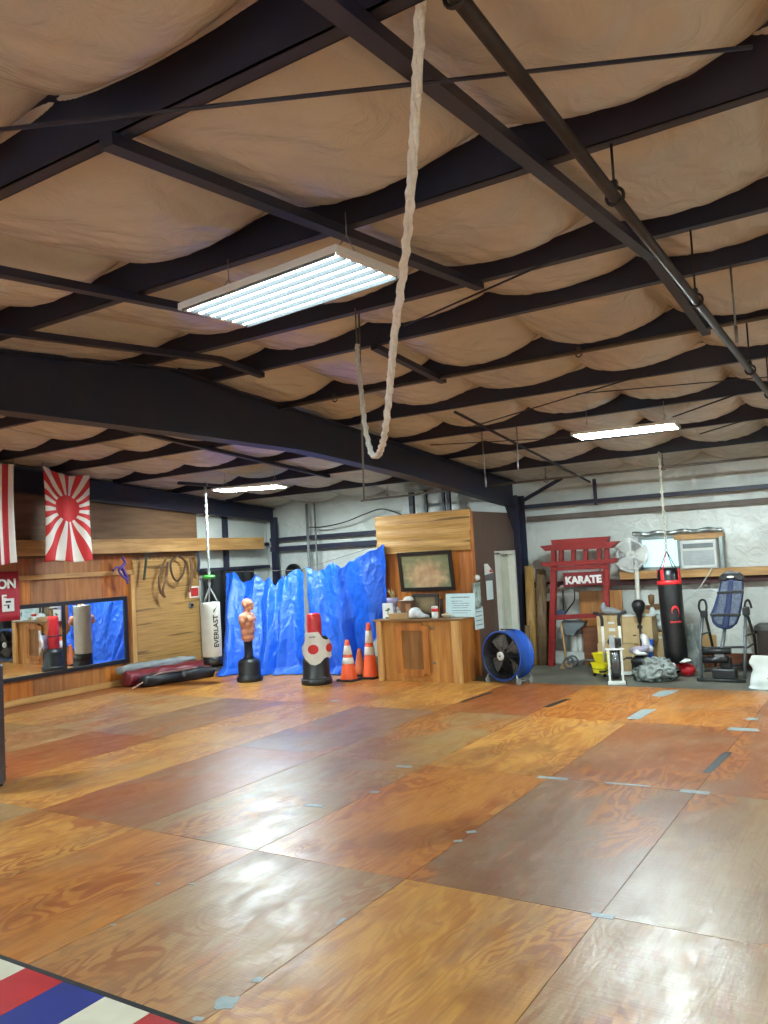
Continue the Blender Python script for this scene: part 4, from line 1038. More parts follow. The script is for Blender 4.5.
# small things on the counter
CT = CH+.004
def at(x, y, Y): 
    q = onY(x, y, Y); return q.x
t = thing('picture_card', 'white card with a small dark plant drawing, left end of the counter', 'card', (at(388, 612, 11.5), 11.5, CT), R(-8)); 
b = MB(); b.box((0, 0, .125), (.22, .012, .25)); b.build('card_sheet', mat('white card', (222, 224, 218), .5, var=.02), t)
b = MB(); b.tube([(0, -.008, .06), (.01, -.008, .12), (.0, -.008, .15)], .007, 6); b.ball((.02, -.008, .15), (.03, .004, .02)); b.ball((-.025, -.008, .13), (.025, .004, .014)); b.build('drawing', mat('dark green ink', (60, 72, 40), .6), t)
b = MB(); b.box((0, .03, .01), (.1, .08, .02)); b.build('card_foot', black_pl, t)
t = thing('flower_pot', 'lilac pot with a tan sprig behind the white card', 'flower pot', (at(393, 605, 11.64), 11.64, CT))
b = MB(); b.lathe([(0, 0), (.07, 0), (.075, .2), (.06, .22), (.09, .24), (.105, .33), (.095, .33), (.08, .25), (0, .24)], 24); b.build('pot', mat('lilac glaze', (170, 160, 196), .4), t)
b = MB()
for k in range(7):
    a_ = k*.9; b.tube([(0, 0, .24), (.03*math.cos(a_), .03*math.sin(a_), .38), (.06*math.cos(a_)-.03, .05*math.sin(a_), .44+.02*(k % 3))], [.008, .012, .004], 6)
b.build('sprig', mat('tan leaves', (178, 150, 96), .7), t)
t = thing('storage_box', 'brown wooden box with white cap on it, left of the smaller picture', 'box', (at(408, 600, 11.63), 11.63, CT))
b = MB(); b.box((0, 0, .14), (.22, .14, .28)); b.build('box_body', wood('dark box wood', (112, 80, 52), (82, 56, 36), .5), t, bevel=.004)
b = MB(); b.box((.04, -.072, .15), (.09, .006, .16)); b.build('box_panel', mat('tan panel', (170, 116, 74), .5), t)
p = thing('baseball_cap', 'white cap lying on the dark brown box on the counter', 'cap', (at(408, 592, 11.63), 11.63, CT+.28))
b = MB(); b.lathe([(0, .07), (.05, .062), (.085, .03), (.09, 0), (0, 0)], 20); b.build('crown', white_pl, p)
b = MB(); b.box((-.06, -.09, .006), (.1, .09, .008)); b.build('brim', white_pl, p)
b = MB(); b.box((0, 0, .045), (.36, .2, .09)); o = b.build('flat_box', mat('tan box', (190, 150, 98), .6), bevel=.006); o.location = (at(401, 615, 11.4), 11.4, CT); tag(o, 'flat tan box lying beside the white card on the counter', 'box')
o = blob('white_figurine', [((0, 0, .05), (.1, .06, .05)), ((.07, 0, .09), (.06, .05, .05)), ((-.09, 0, .1), (.035, .03, .06)), ((-.1, -.01, .16), (.03, .03, .03)), ((.13, 0, .05), (.04, .03, .03))], white_pl, None, voxel=.01); o.location = (at(403, 607, 11.62), 11.62, CT+.09 if False else CT); o.location.y = 11.62; tag(o, 'white curled figurine behind the flat tan box', 'figurine')
o = blob('white_helmet', [((0, 0, .09), (.11, .1, .09)), ((.1, -.03, .06), (.07, .06, .06)), ((-.04, -.07, .05), (.06, .05, .05)), ((.17, -.02, .04), (.05, .05, .035))], mat('white foam', (220, 224, 228), .5), None, voxel=.012); o.location = (at(415, 610, 11.45), 11.45, CT); tag(o, 'white padded headgear in the middle of the counter', 'headgear')
o = blob('dark_glove', [((0, 0, .05), (.07, .06, .05)), ((.07, .01, .045), (.05, .05, .04)), ((-.05, -.05, .03), (.03, .04, .03))], black_vinyl, None, voxel=.01); o.location = (at(409, 614, 11.4), 11.4, CT); tag(o, 'small dark glove in front of the white headgear', 'glove')
o = blob('crumpled_tissue', [((0, 0, .035), (.06, .05, .035)), ((.06, .02, .03), (.04, .04, .03)), ((-.04, .02, .05), (.03, .03, .03))], white_pl, None, voxel=.009); o.location = (at(424, 614, 11.5), 11.5, CT); tag(o, 'small white crumple right of the padded headgear', 'paper')
o = blob('dark_pouch', [((0, 0, .04), (.09, .05, .04)), ((.08, 0, .03), (.05, .04, .03))], black_pl, None, voxel=.01); o.location = (at(429, 614, 11.55), 11.55, CT); tag(o, 'dark pouch lying before the smaller picture', 'pouch')
t = thing('lidded_jar', 'white jar with a red band in front of the smaller picture', 'jar', (at(435, 613, 11.48), 11.48, CT))
b = MB(); b.lathe([(0, 0), (.05, 0), (.055, .02), (.055, .1), (.05, .11), (0, .11)], 20); b.build('jar_body', white_pl, t)
b = MB(); b.lathe([(.05, .1), (.058, .105), (.058, .15), (.05, .155)], 20); b.build('red_band', red_pl, t)
b = MB(); b.lathe([(0, .15), (.052, .15), (.052, .185), (.04, .19), (0, .19)], 20); b.build('lid', white_pl, t)
t = thing('small_bowl', 'little pale bowl at the left foot of the notice sheet', 'bowl', (at(446, 614, 11.5), 11.5, CT))
b = MB(); b.lathe([(0, 0), (.04, 0), (.07, .04), (.075, .06), (.065, .06), (.035, .015), (0, .012)], 20); b.build('bowl_shell', mat('cream glaze', (214, 200, 172), .4), t)
b = MB(); b.ball((0, 0, .045), (.055, .055, .03)); b.build('contents', mat('tan bits', (196, 164, 122), .8, bump=.6), t)
o = MB().box((0, 0, .15), (.05, .03, .3)).build('dark_stick', frame_m, bevel=.004); o.location = (at(441, 600, 11.66), 11.66, CT); tag(o, 'dark upright slat between the smaller picture and notice sheet', 'slat')

# papers on the door side of the partition
def sheet(x0, y0, x1, y1, label, mm, lines=True, X=PX1+.006, group=None):
    a, c = onX(x0, y0, X), onX(x1, y1, X); w, h = abs(c.y-a.y), a.z-c.z
    t = thing('paper_sheet', label, 'paper', (X, (a.y+c.y)/2, c.z))
    b = MB(); b.box((0, 0, h/2), (.005, w, h)); b.build('sheet', mm, t)
    if lines:
        for k in range(4): b = MB(); b.box((.0035, 0, h*(.2+.2*k)), (.002, w*.7, .012)); b.build('text_line', ink, t)
    return t
pic = mat('printed poster', (190, 206, 200), .6, rgb2=(96, 110, 96), vs=9)
sheet(472.5, 583, 481.5, 608, 'tall printed poster at the near edge of the brown partition', pic, False)
sheet(474, 608, 484, 628, 'white sheet with text lines below the tall printed poster', paper)
sheet(486, 581, 493.5, 599, 'plain pale sheet below the white pennant on the brown wall', paper, False)
a, c = onX(484, 564, PX1+.008), onX(494, 580, PX1+.008)
t = thing('wall_pennant', 'white pennant with red and grey patches above the plain sheet', 'pennant', (PX1+.008, (a.y+c.y)/2, c.z))
w, h = c.y-a.y, a.z-c.z; YZ = Matrix(((0, 1, 0, 0), (1, 0, 0, 0), (0, 0, 1, 0), (0, 0, 0, 1)))
b = MB(); b.prism([(-w/2, h*.35), (w/2, h*.45), (-w/2*.3, h), (-w/2, h)], 0, .006, YZ); b.build('pennant_white', white_pl, t)
b = MB(); b.prism([(.0, h*.5), (w/2, h*.45), (w*.1, h*.68)], .006, .009, YZ); b.build('pennant_red', red_pl, t)
b = MB(); b.prism([(-w/2, 0), (w/2, .02), (w/2, h*.45), (-w/2, h*.35)], 0, .005, YZ); b.build('pennant_grey', mat('grey print', (110, 106, 108), .6), t)
b = MB(); b.lathe([(0, 0), (.045, 0), (.05, .03), (.03, .07), (0, .075)], 18); o = b.build('round_bell', white_pl); q = onX(473.5, 578, PX1); o.location = (PX1-.03, PYF-.06 if False else q.y-.05, q.z); o.rotation_euler = (0, R(90), 0); o.location = (PX1-.005, PYF+.08, q.z); tag(o, 'small round white bell at the corner of the partition', 'bell')
# ------------------------------------------------------------------ blue drum fan
GZ = -.02                                             # top of the bare slab
p = fl(505, 684)
ax = Vector((-.27, -.96, 0)).normalized()
t = thing('drum_fan', 'big blue drum fan with black grille standing on the floor', 'fan', (p.x, p.y+.17, 0), math.atan2(ax.y, ax.x))
RF = .365; ZC = .415; RY = Euler((0, R(90), 0)).to_matrix()
blue_m = mat('blue enamel', (36, 84, 176), .35, var=.06)
b = MB(); b.lathe([(RF-.012, -.16), (RF+.012, -.165), (RF+.014, -.15), (RF, -.14), (RF, .14), (RF+.014, .15), (RF+.012, .165), (RF-.012, .16), (RF-.012, -.16)], 48, c=(0, 0, ZC), m=RY); b.build('drum', blue_m, t)
b = MB(); b.lathe([(RF-.014, -.158), (RF-.013, .158), (RF-.02, .158), (RF-.02, -.158), (RF-.014, -.158)], 48, c=(0, 0, ZC), m=RY); b.build('dark_inner_shell', mat('dark drum inside', (34, 36, 42), .5), t)  # dark inner shell, added to make the inside of the drum dark
wire = mat('black wire', (34, 36, 40), .4)
for s, nm in ((1, 'front_grille'), (-1, 'rear_grille')):
    b = MB()
    for k in range(1, 12): b.tube([(s*.165, math.cos(q)*RF*k/11.5, ZC+math.sin(q)*RF*k/11.5) for q in [i*PI/20 for i in range(40)]], .003, 4, closed=True)
    for k in range(10):
        a_ = k*PI/5; b.tube([(s*.168, math.cos(a_)*.05, ZC+math.sin(a_)*.05), (s*.165, math.cos(a_)*RF, ZC+math.sin(a_)*RF)], .003, 5)
    b.build(nm, wire, t)
blade_m = mat('grey fan blade', (140, 134, 124), .5, metal=.3)
for k in range(4):
    a0 = k*PI/2+.6
    def f(u, v, a0=a0):
        rr = .06+u*.275; a_ = a0+(v-.5)*(1.0-.25*u); return Vector(((v-.5)*.12*(1.1-.5*u), math.cos(a_)*rr, ZC+math.sin(a_)*rr))
    b = MB(); b.grid(10, 8, f); b.build('fan_blade', blade_m, t, solid=.004)
b = MB(); b.cyl((-.14, 0, ZC), (.02, 0, ZC), .09); b.cyl((.02, 0, ZC), (.1, 0, ZC), .05); b.box((-.1, 0, ZC), (.04, .7, .04)); b.build('motor', black_pl, t)
b = MB(); b.lathe([(0, 0), (.065, 0), (.065, .012), (.05, .018), (0, .018)], 24, c=(.168, 0, ZC), m=RY); hb = b.build('hub_badge', white_pl, t)
b = MB(); b.cyl((.187, 0, ZC), (.189, 0, ZC), .016, seg=12); b.build('badge_mark', mat('badge blue', (60, 80, 130), .5), hb)
for s in (-1, 1):
    b = MB(); b.tube(catmull([Vector((-.15, s*.27, ZC-.28)), Vector((-.15, s*.3, .06)), Vector((.15, s*.3, .06)), Vector((.15, s*.27, ZC-.28))], 6), .013, 8); b.build('stand_tube', galv, t)
    for x in (-.13, .15):
        b = MB(); b.cyl((x, s*.3-.018, .045), (x, s*.3+.018, .045), .045, seg=18); b.build('wheel', mat('grey wheel', (140, 140, 136), .5), t)
b = MB(); b.tube(catmull([Vector((-.05, -.12, ZC+RF)), Vector((0, -.1, ZC+RF+.02)), Vector((0, .1, ZC+RF+.02)), Vector((-.05, .12, ZC+RF))], 5), .009, 6); b.build('carry_handle', black_pl, t)

# ------------------------------------------------------------------ bamboo rolls leaning in the corner
def leanroll(x0, y0, x1, y1, Yb, Yt, r, mm, label, ties=True):
    p, q = onY(x0, y0, Yb), onY(x1, y1, Yt); p.z = GZ
    t = thing('bamboo_roll', label, 'bamboo roll', p); d = q-p; L_ = d.length
    rotm = d.to_track_quat('Z', 'Y').to_matrix()
    n = 13
    b = MB()
    for k in range(n):
        a_ = k*2*PI/n; rr = r*(.9+.12*math.sin(k*5.1)); c = rotm @ Vector((math.cos(a_)*r*.8, math.sin(a_)*r*.8, 0)); l_ = L_*(1-.03*((k*7) % 5)/5)
        b.tube([c, c+rotm @ Vector((0, 0, l_))], r*.32, 6)
    b.cyl((0, 0, 0), rotm @ Vector((0, 0, L_*.97)), r*.8, seg=16); b.build('slat_bundle', mm, t)
    if ties:
        for k in range(9):
            b = MB(); z = L_*(.06+.11*k); b.tube([rotm @ Vector((math.cos(i*PI/8)*r*1.1, math.sin(i*PI/8)*r*1.1, z)) for i in range(16)], .006, 5, closed=True); b.build('tie_string', mat('jute string', (120, 96, 62), .8), t)
    return t
bam_l = wood('light bamboo', (184, 146, 84), (146, 108, 58), .5); bam_d = wood('weathered bamboo', (136, 108, 76), (98, 76, 54), .6)
leanroll(533, 665, 529, 566, 13.5, 13.75, .075, bam_l, 'pale bamboo roll leaning against the corner, left one of the two tall rolls', False)
leanroll(543, 665, 540.5, 569, 13.55, 13.8, .085, bam_d, 'weathered bamboo roll tied with string, right one of the two tall rolls')
leanroll(528, 668, 527, 625, 13.35, 13.45, .04, bam_d, 'short bamboo bundle standing left of the tall rolls', False)
leanroll(551, 664, 549, 601, 13.75, 13.9, .05, mat('dark cane', (92, 64, 46), .6), 'short dark cane roll half hidden behind the left gate post', False)

# ------------------------------------------------------------------ torii gate with its sign
TYp = 13.46
tor_m = mat('torii red paint', (146, 36, 32), .5, var=.12, vs=3)
o0 = onY(579, 665, TYp); o0.z = GZ
t = thing('torii_gate', 'red wooden torii gate against the white back wall', 'torii gate', o0)
def px(poly, Y, d, name, mm, parent, org, bevel=.004, zmin=None):
    P = [onY(x, y, Y) for x, y in poly]
    b = MB(); b.prism([(v.x-org.x, max(v.z, GZ if zmin is None else zmin)-org.z) for v in P], Y-org.y-d/2, Y-org.y+d/2); return b.build(name, mm, parent, bevel=bevel)
px([(551.5, 566), (556.6, 565.6), (554.6, 668), (549.2, 668)], TYp, .1, 'post', tor_m, t, o0)
px([(603.8, 564), (609.2, 563.6), (609.8, 667), (604.4, 667)], TYp, .1, 'post', tor_m, t, o0)
px([(552.3, 540), (609.5, 536.3), (608.6, 543), (553.8, 546)], TYp, .16, 'ridge_beam', tor_m, t, o0)
px([(541.8, 546.2), (553, 544.8), (609, 541.6), (619.6, 541), (611.8, 548.2), (547.2, 551)], TYp, .2, 'top_beam', tor_m, t, o0)
for a_, c in ((551.6, 555.8), (559.2, 563.2), (571.6, 575.5), (583.8, 587.8), (597.4, 601.2), (604.8, 609)):
    k = (a_-551)/58; px([(a_, 550-k*3), (c, 550-k*3), (c, 563-k*3.5), (a_, 563-k*3.5)], TYp, .08, 'strut', tor_m, t, o0)
px([(542, 562.4), (618.3, 558.2), (616.6, 562.6), (610, 563.5), (550, 566.6), (544.5, 566)], TYp, .16, 'lower_beam', tor_m, t, o0)
px([(553, 567.2), (609, 564.2), (609, 568.2), (553, 570.9)], TYp-.02, .12, 'tie_beam', tor_m, t, o0)
px([(555, 615.2), (606, 612.6), (606, 617), (555, 620)], TYp, .08, 'cross_rail', tor_m, t, o0)
so = onY(583.5, 580, TYp-.08); sgn = thing('karate_sign', 'dark red sign with white letters hanging in the torii gate', 'sign', (so.x, TYp-.08, so.z))
px([(563.2, 573), (603.8, 570.8), (604, 584.4), (563.6, 587)], TYp-.08, .03, 'sign_board', mat('dark sign red', (126, 28, 32), .5), sgn, sgn.location)
sa = math.atan2(1.0, 40)*.0
tl, tr = onY(563.2, 580, TYp-.08), onY(603.8, 577.5, TYp-.08); tilt = math.atan2(tr.z-tl.z, tr.x-tl.x)
text_obj('lettering', 'KARATE', .168, mat('sign white', (236, 236, 232), .5, var=.02), sgn, m=Matrix.Rotation(-tilt, 4, 'Y') @ Matrix(((1, 0, 0, 0), (0, 0, -1, -.02), (0, 1, 0, -.0), (0, 0, 0, 1))), bold=.009, extrude=.006)
for s in (-1, 1): b = MB(); b.tube([(s*.28, 0, .1), (s*.28, .03, .23)], .004, 6); b.build('hanging_chain', galv, sgn)

# ------------------------------------------------------------------ clutter inside and behind the gate
# lamp-like white knobs on the dark rail
for x, y, lab in ((550, 586.5, 'white round knob left on the dark red girt'), (562.5, 587.5, 'small white round knob under the sign, left'), (572.5, 585.5, 'white round knob under the middle of the sign')):
    q = onY(x, y, 13.9); b = MB(); b.ball((0, 0, 0), .045); b.cyl((0, 0, 0), (0, .1, 0), .012); o = b.build('white_ball', white_pl); o.location = (q.x, 13.88, q.z); tag(o, lab, 'ball')
# exercise machine with bent black handle
q = onY(575, 662, 13.62); t = thing('step_machine', 'grey exercise machine with thin bent black handles inside the gate', 'exercise machine', (q.x, 13.62, GZ))
def rel(x, y, Y, o): 
    v = onY(x, y, Y); return Vector((v.x-o.x, Y-o.y, max(v.z, GZ+.01)-o.z))
O = Vector((q.x, 13.62, GZ))
b = MB(); b.tube(catmull([rel(*k, O) for k in ((563, 590, 13.6), (563, 600, 13.6), (564, 612, 13.62), (565, 618, 13.64))], 5), .012, 8); b.tube(catmull([rel(*k, O) for k in ((574, 588, 13.6), (574.5, 600, 13.6), (569, 608, 13.62), (565, 614, 13.64))], 5), .012, 8); b.build('handle_bar', black_pl, t)
b = MB(); b.prism([(v.x, v.z) for v in (rel(553, 612, 13.6, O), rel(562, 609.5, 13.6, O), rel(566, 612, 13.6, O), rel(563, 616, 13.6, O), rel(556, 616, 13.6, O))], -.05, .05); b.build('console', mat('slate blue', (64, 78, 104), .5), t, bevel=.01)
b = MB(); b.prism([(v.x, v.z) for v in (rel(562, 621, 13.6, O), rel(586, 621, 13.6, O), rel(584, 626, 13.6, O), rel(577, 631, 13.6, O), rel(575, 636, 13.6, O), rel(566, 634, 13.6, O))], -.08, .12); b.build('hood', mat('grey hood', (118, 126, 128), .5), t, bevel=.02)
b = MB(); b.tube([rel(564, 618, 13.64, O), rel(566, 662, 13.7, O)], .025, 8); b.box((0, .02, .03), (.3, .16, .06)); b.build('machine_frame', galv, t, bevel=.005)
for x0, x1, y0, r, lab in ((567, 575, 625, .07, 'tall white tube standing inside the gate, left one'), (575, 582, 634, .06, 'shorter white tube standing inside the gate, right one')):
    v = onY((x0+x1)/2, y0, 13.85); b = MB(); b.lathe([(0, 0), (r, 0), (r, v.z-GZ-.01), (r-.01, v.z-GZ), (0, v.z-GZ-.02)], 20); o = b.build('white_tube', white_pl); o.location = (v.x, 13.93, GZ); tag(o, lab, 'tube')
v = onY(590, 627, 13.8); b = MB(); b.box((0, 0, .32), (.3, .16, .64)); 
for k in range(5): b.box((0, -.082, .1+.12*k), (.28, .008, .09))
o = b.build('slatted_crate', wood('reddish crate wood', (134, 78, 46), (100, 56, 34), .5, axis=0), bevel=.003); o.location = (v.x+.06, 13.75, GZ); tag(o, 'reddish brown slatted wooden crate behind the gate', 'crate')
v = onY(602, 600, 14.05); w = onY(597, 626, 14.05)
b = MB(); b.box((0, 0, .62), (.75, .03, 1.24)); o = b.build('plywood_board', wood('orange board', (182, 124, 66), (150, 98, 48), .5)); o.location = (onY(601, 600, 13.99).x, 13.97, GZ); tag(o, 'orange plywood board leaning upright behind the gate', 'board')
v = onY(569, 656, 13.8); b = MB(); b.box((0, 0, .1), (.62, .1, .2)); o = b.build('low_box', mat('white low box', (206, 210, 204), .5), bevel=.006); o.location = (onY(573, 656, 13.8).x, 13.79, GZ); tag(o, 'long low white box on the slab inside the gate', 'box')
a, c = onY(561, 622, 13.42), onY(567, 668, 13.2); c.z = GZ
b = MB(); b.tube([a, c+Vector((0, 0, .1))], .014, 8); t = thing('broom', 'wooden handled broom leaning in the torii gate', 'broom', c)
o = b.build('broom_handle', pine, t); o.location = -c
b = MB(); b.prism([(-.05, .12), (.05, .12), (.12, 0), (-.12, 0)], -.03, .03); b.build('broom_head', mat('straw', (174, 140, 96), .8, bump=.6, bs=60), t)
t = thing('hand_truck', 'small grey wheeled dolly on the slab beside the broom', 'dolly', (onY(570, 665, 13.25).x, 13.25, GZ))
for y in (-.09, .09):
    b = MB(); b.tube([(.09*math.cos(q)+.02, y, .1+.09*math.sin(q)) for q in [i*PI/8 for i in range(16)]], .016, 7, closed=True); b.cyl((.02, y-.01, .1), (.02, y+.01, .1), .03); b.build('wheel', mat('grey rubber wheel', (96, 100, 104), .6), t)
b = MB(); b.tube([(.02, -.1, .1), (.02, .1, .1)], .01, 6); b.tube([(.02, 0, .1), (.3, .0, .14), (.5, .05, .13)], .014, 8); b.tube([(.3, 0, .14), (.32, .1, .02)], .012, 6); b.build('dolly_frame', galv, t)

# yellow mop bucket
p = fl(604.5, 675.5, GZ)
t = thing('mop_bucket', 'yellow wheeled mop bucket with wringer', 'mop bucket', (p.x, p.y-.03, GZ), R(-20)); t.scale = (.85, .85, .74)
yel = mat('yellow plastic', (244, 226, 30), .4, var=.05)
def rr_ring(w, d, z, r=.05, n=5):
    out = []
    for sx, sy, a0 in ((1, 1, 0), (-1, 1, 90), (-1, -1, 180), (1, -1, 270)):
        for k in range(n): a_ = R(a0+90*k/(n-1)); out.append((sx*(w/2-r)+r*math.cos(a_), sy*(d/2-r)+r*math.sin(a_), z))
    return out
def loft(b, rings, cap0=True, cap1=True):
    n = len(rings[0]); vs = [v for r_ in rings for v in r_]; fs = []
    for i in range(len(rings)-1): fs += [(i*n+k, i*n+(k+1) % n, (i+1)*n+(k+1) % n, (i+1)*n+k) for k in range(n)]
    if cap0: fs.append(tuple(range(n))[::-1])
    if cap1: fs.append(tuple(range((len(rings)-1)*n, len(rings)*n)))
    b._add(vs, fs)
b = MB(); loft(b, [rr_ring(.27, .3, .07), rr_ring(.31, .36, .27), rr_ring(.33, .38, .275), rr_ring(.33, .38, .29), rr_ring(.30, .35, .29), rr_ring(.26, .3, .1)]); b.build('bucket_body', yel, t)
b = MB(); loft(b, [rr_ring(.22, .2, .28, .04), rr_ring(.29, .26, .46, .04), rr_ring(.31, .28, .465, .04), rr_ring(.31, .28, .48, .04), rr_ring(.25, .22, .48, .04), rr_ring(.2, .16, .32, .04)]); b.build('wringer', yel, t)
b = MB(); b.tube(catmull([Vector((-.17, -.05, .27)), Vector((-.19, -.17, .19)), Vector((.0, -.21, .17)), Vector((.19, -.17, .19)), Vector((.17, -.05, .27))], 5), .006, 6); b.build('bail_handle', black_pl, t)
for sx in (-1, 1):
    for sy in (-1, 1): b = MB(); b.cyl((sx*.11-.012, sy*.12, .032), (sx*.11+.012, sy*.12, .032), .032); b.box((sx*.11, sy*.12, .06), (.04, .03, .03)); b.build('caster', black_pl, t)

# cartons behind the exercise bike
def carton(xl, xr, y0, Y, zb, zt, d, label, marks):
    a, c = onY(xl, y0, Y).x, onY(xr, y0, Y).x; w, h = c-a, zt-zb
    t = thing('cardboard_box', label, 'box', ((a+c)/2, Y+d/2, zb))
    b = MB(); b.box((0, 0, h/2), (w, d, h)); b.build('box_body', card, t, bevel=.006)
    b = MB(); b.box((0, 0, h+.001), (.06, d*.98, .003)); b.box((0, -d/2-.001, h-.05), (.06, .003, .1)); b.build('packing_tape', mat('brown packing tape', (182, 146, 96), .35), t)
    for x, z, mw, mh, mm in marks:
        b = MB(); b.box((x*w, -d/2-.002, z*h), (mw, .004, mh)); b.build('label_mark', mm, t)
    return t
wm, dm = white_pl, mat('dark print', (44, 42, 40), .6)
carton(597, 620, 640, 13.03, GZ, .42, .34, 'lower left cardboard box behind the exercise bike', [(.25, .6, .05, .06, dm)])
carton(621, 651, 640, 13.05, GZ, .42, .32, 'lower right cardboard box, partly behind the clutter', [])
carton(597, 621, 625, 13.03, .424, .86, .34, 'upper left cardboard box behind the white handlebars', [(.1, .75, .1, .03, wm), (.12, .5, .1, .05, wm), (.1, .25, .1, .03, wm)])
carton(622, 652, 625, 13.05, .424, .84, .32, 'upper right cardboard box below the black reflex ball', [(.1, .62, .08, .05, dm), (-.1, .3, .05, .02, dm)])
b = MB(); b.box((0, 0, .012), (.5, .28, .024)); o = b.build('folded_sheet', white_pl, bevel=.006); o.location = (onY(640, 612, 13.2).x, 13.2, .846); tag(o, 'flat white sheet on top of the upper right cardboard box', 'sheet')
o = blob('grey_shoe', [((0, 0, .07), (.13, .07, .06)), ((.11, 0, .05), (.1, .06, .045)), ((-.09, 0, .12), (.05, .05, .07)), ((-.08, 0, .18), (.03, .035, .03))], mat('grey shoe', (150, 156, 162), .6), None, voxel=.012); o.location = (onY(609, 610, 13.18).x, 13.18, .863); tag(o, 'light grey shoe on top of the upper left cardboard box', 'shoe')
# brown wooden ornament on a stand behind the boxes
q = onY(651.5, 612, 13.7); t = thing('wooden_ornament', 'brown wooden trophy shaped ornament left of the black heavy bag', 'ornament', (q.x, 13.75, GZ))
zt = onY(651, 594, 13.75).z
b = MB(); b.box((0, 0, .46), (.28, .2, .92)); b.build('plinth', wood('plinth wood', (186, 148, 96), (150, 112, 66), .5), t, bevel=.004)
b = MB(); b.lathe([(0, .92), (.07, .92), (.07, .95), (.03, .98), (.025, 1.0), (.045, 1.03), (.05, 1.1), (.05, zt+.0), (0, zt+.02)], 20); b.box((-.06, 0, .96), (.12, .06, .06)); b.box((.08, 0, .97), (.1, .06, .08)); b.build('carving', mat('carved wood', (120, 84, 46), .5), t)
# white bag
o = blob('white_plastic_bag', [((0, 0, .12), (.15, .1, .12)), ((.06, 0, .24), (.1, .08, .1)), ((-.05, .02, .3), (.05, .04, .09)), ((.1, -.02, .08), (.1, .08, .08))], mat('white poly bag', (214, 226, 228), .35, bump=.6, bs=14), None, voxel=.014); o.location = (onY(655, 620, 13.5).x, 13.55, .57); tag(o, 'white plastic bag between the cardboard boxes and black heavy bag', 'bag')
t = thing('tan_carton', 'long tan carton behind the lower half of the black heavy bag', 'box', (onY(661, 640, 13.55).x, 13.55, GZ))
b = MB(); b.box((0, 0, .29), (.5, .3, .58)); b.build('box_body', card, t, bevel=.006)
b = MB(); b.box((0, -.152, .5), (.5, .006, .03)); b.build('box_edge', mat('white band', (220, 216, 206), .6), t)
# shoes and pads in the dark heap
def crumple(o, amp, sc):
    for v in o.data.vertices:
        n_ = noise.noise_vector(v.co*sc); r_ = 1-abs(noise.noise(v.co*sc*1.7+Vector((3, 1, 7))))
        v.co += n_*amp*.5 + v.normal*amp*(r_-.8)*1.8
        v.co.z = max(v.co.z, 0)
def heap(name, x, y, Y, z, parts, mm, lab, cat):
    o = blob(name, parts, mm, None, voxel=.013); o.location = (onY(x, y, Y).x, Y, z); return tag(o, lab, cat)
heap('black_bin', 641, 658, 12.66, GZ, [((0, 0, .14), (.15, .13, .14)), ((0, 0, .22), (.16, .14, .1)), ((0, 0, .06), (.14, .12, .06))], black_pl, 'black rounded bin behind the exercise bike base', 'bin')
heap('sparring_pad', 638, 637, 12.66, .315, [((0, 0, .06), (.14, .08, .055)), ((.1, 0, .09), (.07, .06, .05)), ((-.1, .02, .04), (.06, .06, .04))], mat('silver lilac vinyl', (176, 168, 186), .35), 'silver lilac pad lying on the black bin', 'pad')
heap('sparring_pad', 645, 632, 12.72, .36, [((0, 0, .1), (.06, .08, .14)), ((.04, 0, .02), (.08, .07, .06)), ((-.03, 0, .2), (.05, .06, .06))], mat('white vinyl', (216, 214, 212), .4), 'white curled pad standing behind the silver lilac pad', 'pad')
heap('white_shoe', 640, 651, 12.55, .3, [((0, 0, .03), (.11, .05, .03)), ((-.06, 0, .05), (.05, .045, .05))], white_pl, 'white shoe on the edge of the black bin', 'shoe')
o = MB().box((0, 0, .26), (.05, .14, .52)).build('blue_board', mat('bright blue plastic', (34, 96, 200), .4), bevel=.012); o.location = (onY(649, 650, 13.0).x, 13.0, GZ); o.rotation_euler = (0, R(6), 0); tag(o, 'narrow bright blue plastic board right of the black bin', 'board')
# grey plastic bag on the floor
gp = mat('grey translucent plastic', (146, 152, 147), .22, var=.2, bump=1.0, bs=9)
heap('grey_plastic_bag', 654, 669, 12.22, GZ, [((0, 0, .12), (.3, .2, .13)), ((-.16, 0, .1), (.16, .15, .11)), ((.15, .02, .13), (.17, .16, .14)), ((.02, 0, .22), (.18, .14, .11)), ((-.05, -.05, .27), (.08, .07, .06)), ((.1, .05, .28), (.09, .08, .05))], gp, 'heaped grey plastic bag on the slab left of the black heavy bag', 'bag')
crumple([q_ for q_ in C.objects if q_.name.startswith('grey_plastic_bag')][0], .07, 6)
b = MB(); b.grid(30, 30, lambda u, v: Vector(((u-.5)*.34, .06*math.sin(u*9+v*2)+.05*noise.noise((u*5, v*5, 2)), v*.74))); o = b.build('plastic_sheet', gp, solid=.01); q = onY(691, 655, 13.1); o.location = (q.x, 13.1, GZ); tag(o, 'upright crumpled grey plastic sheet right of the black heavy bag', 'sheet')

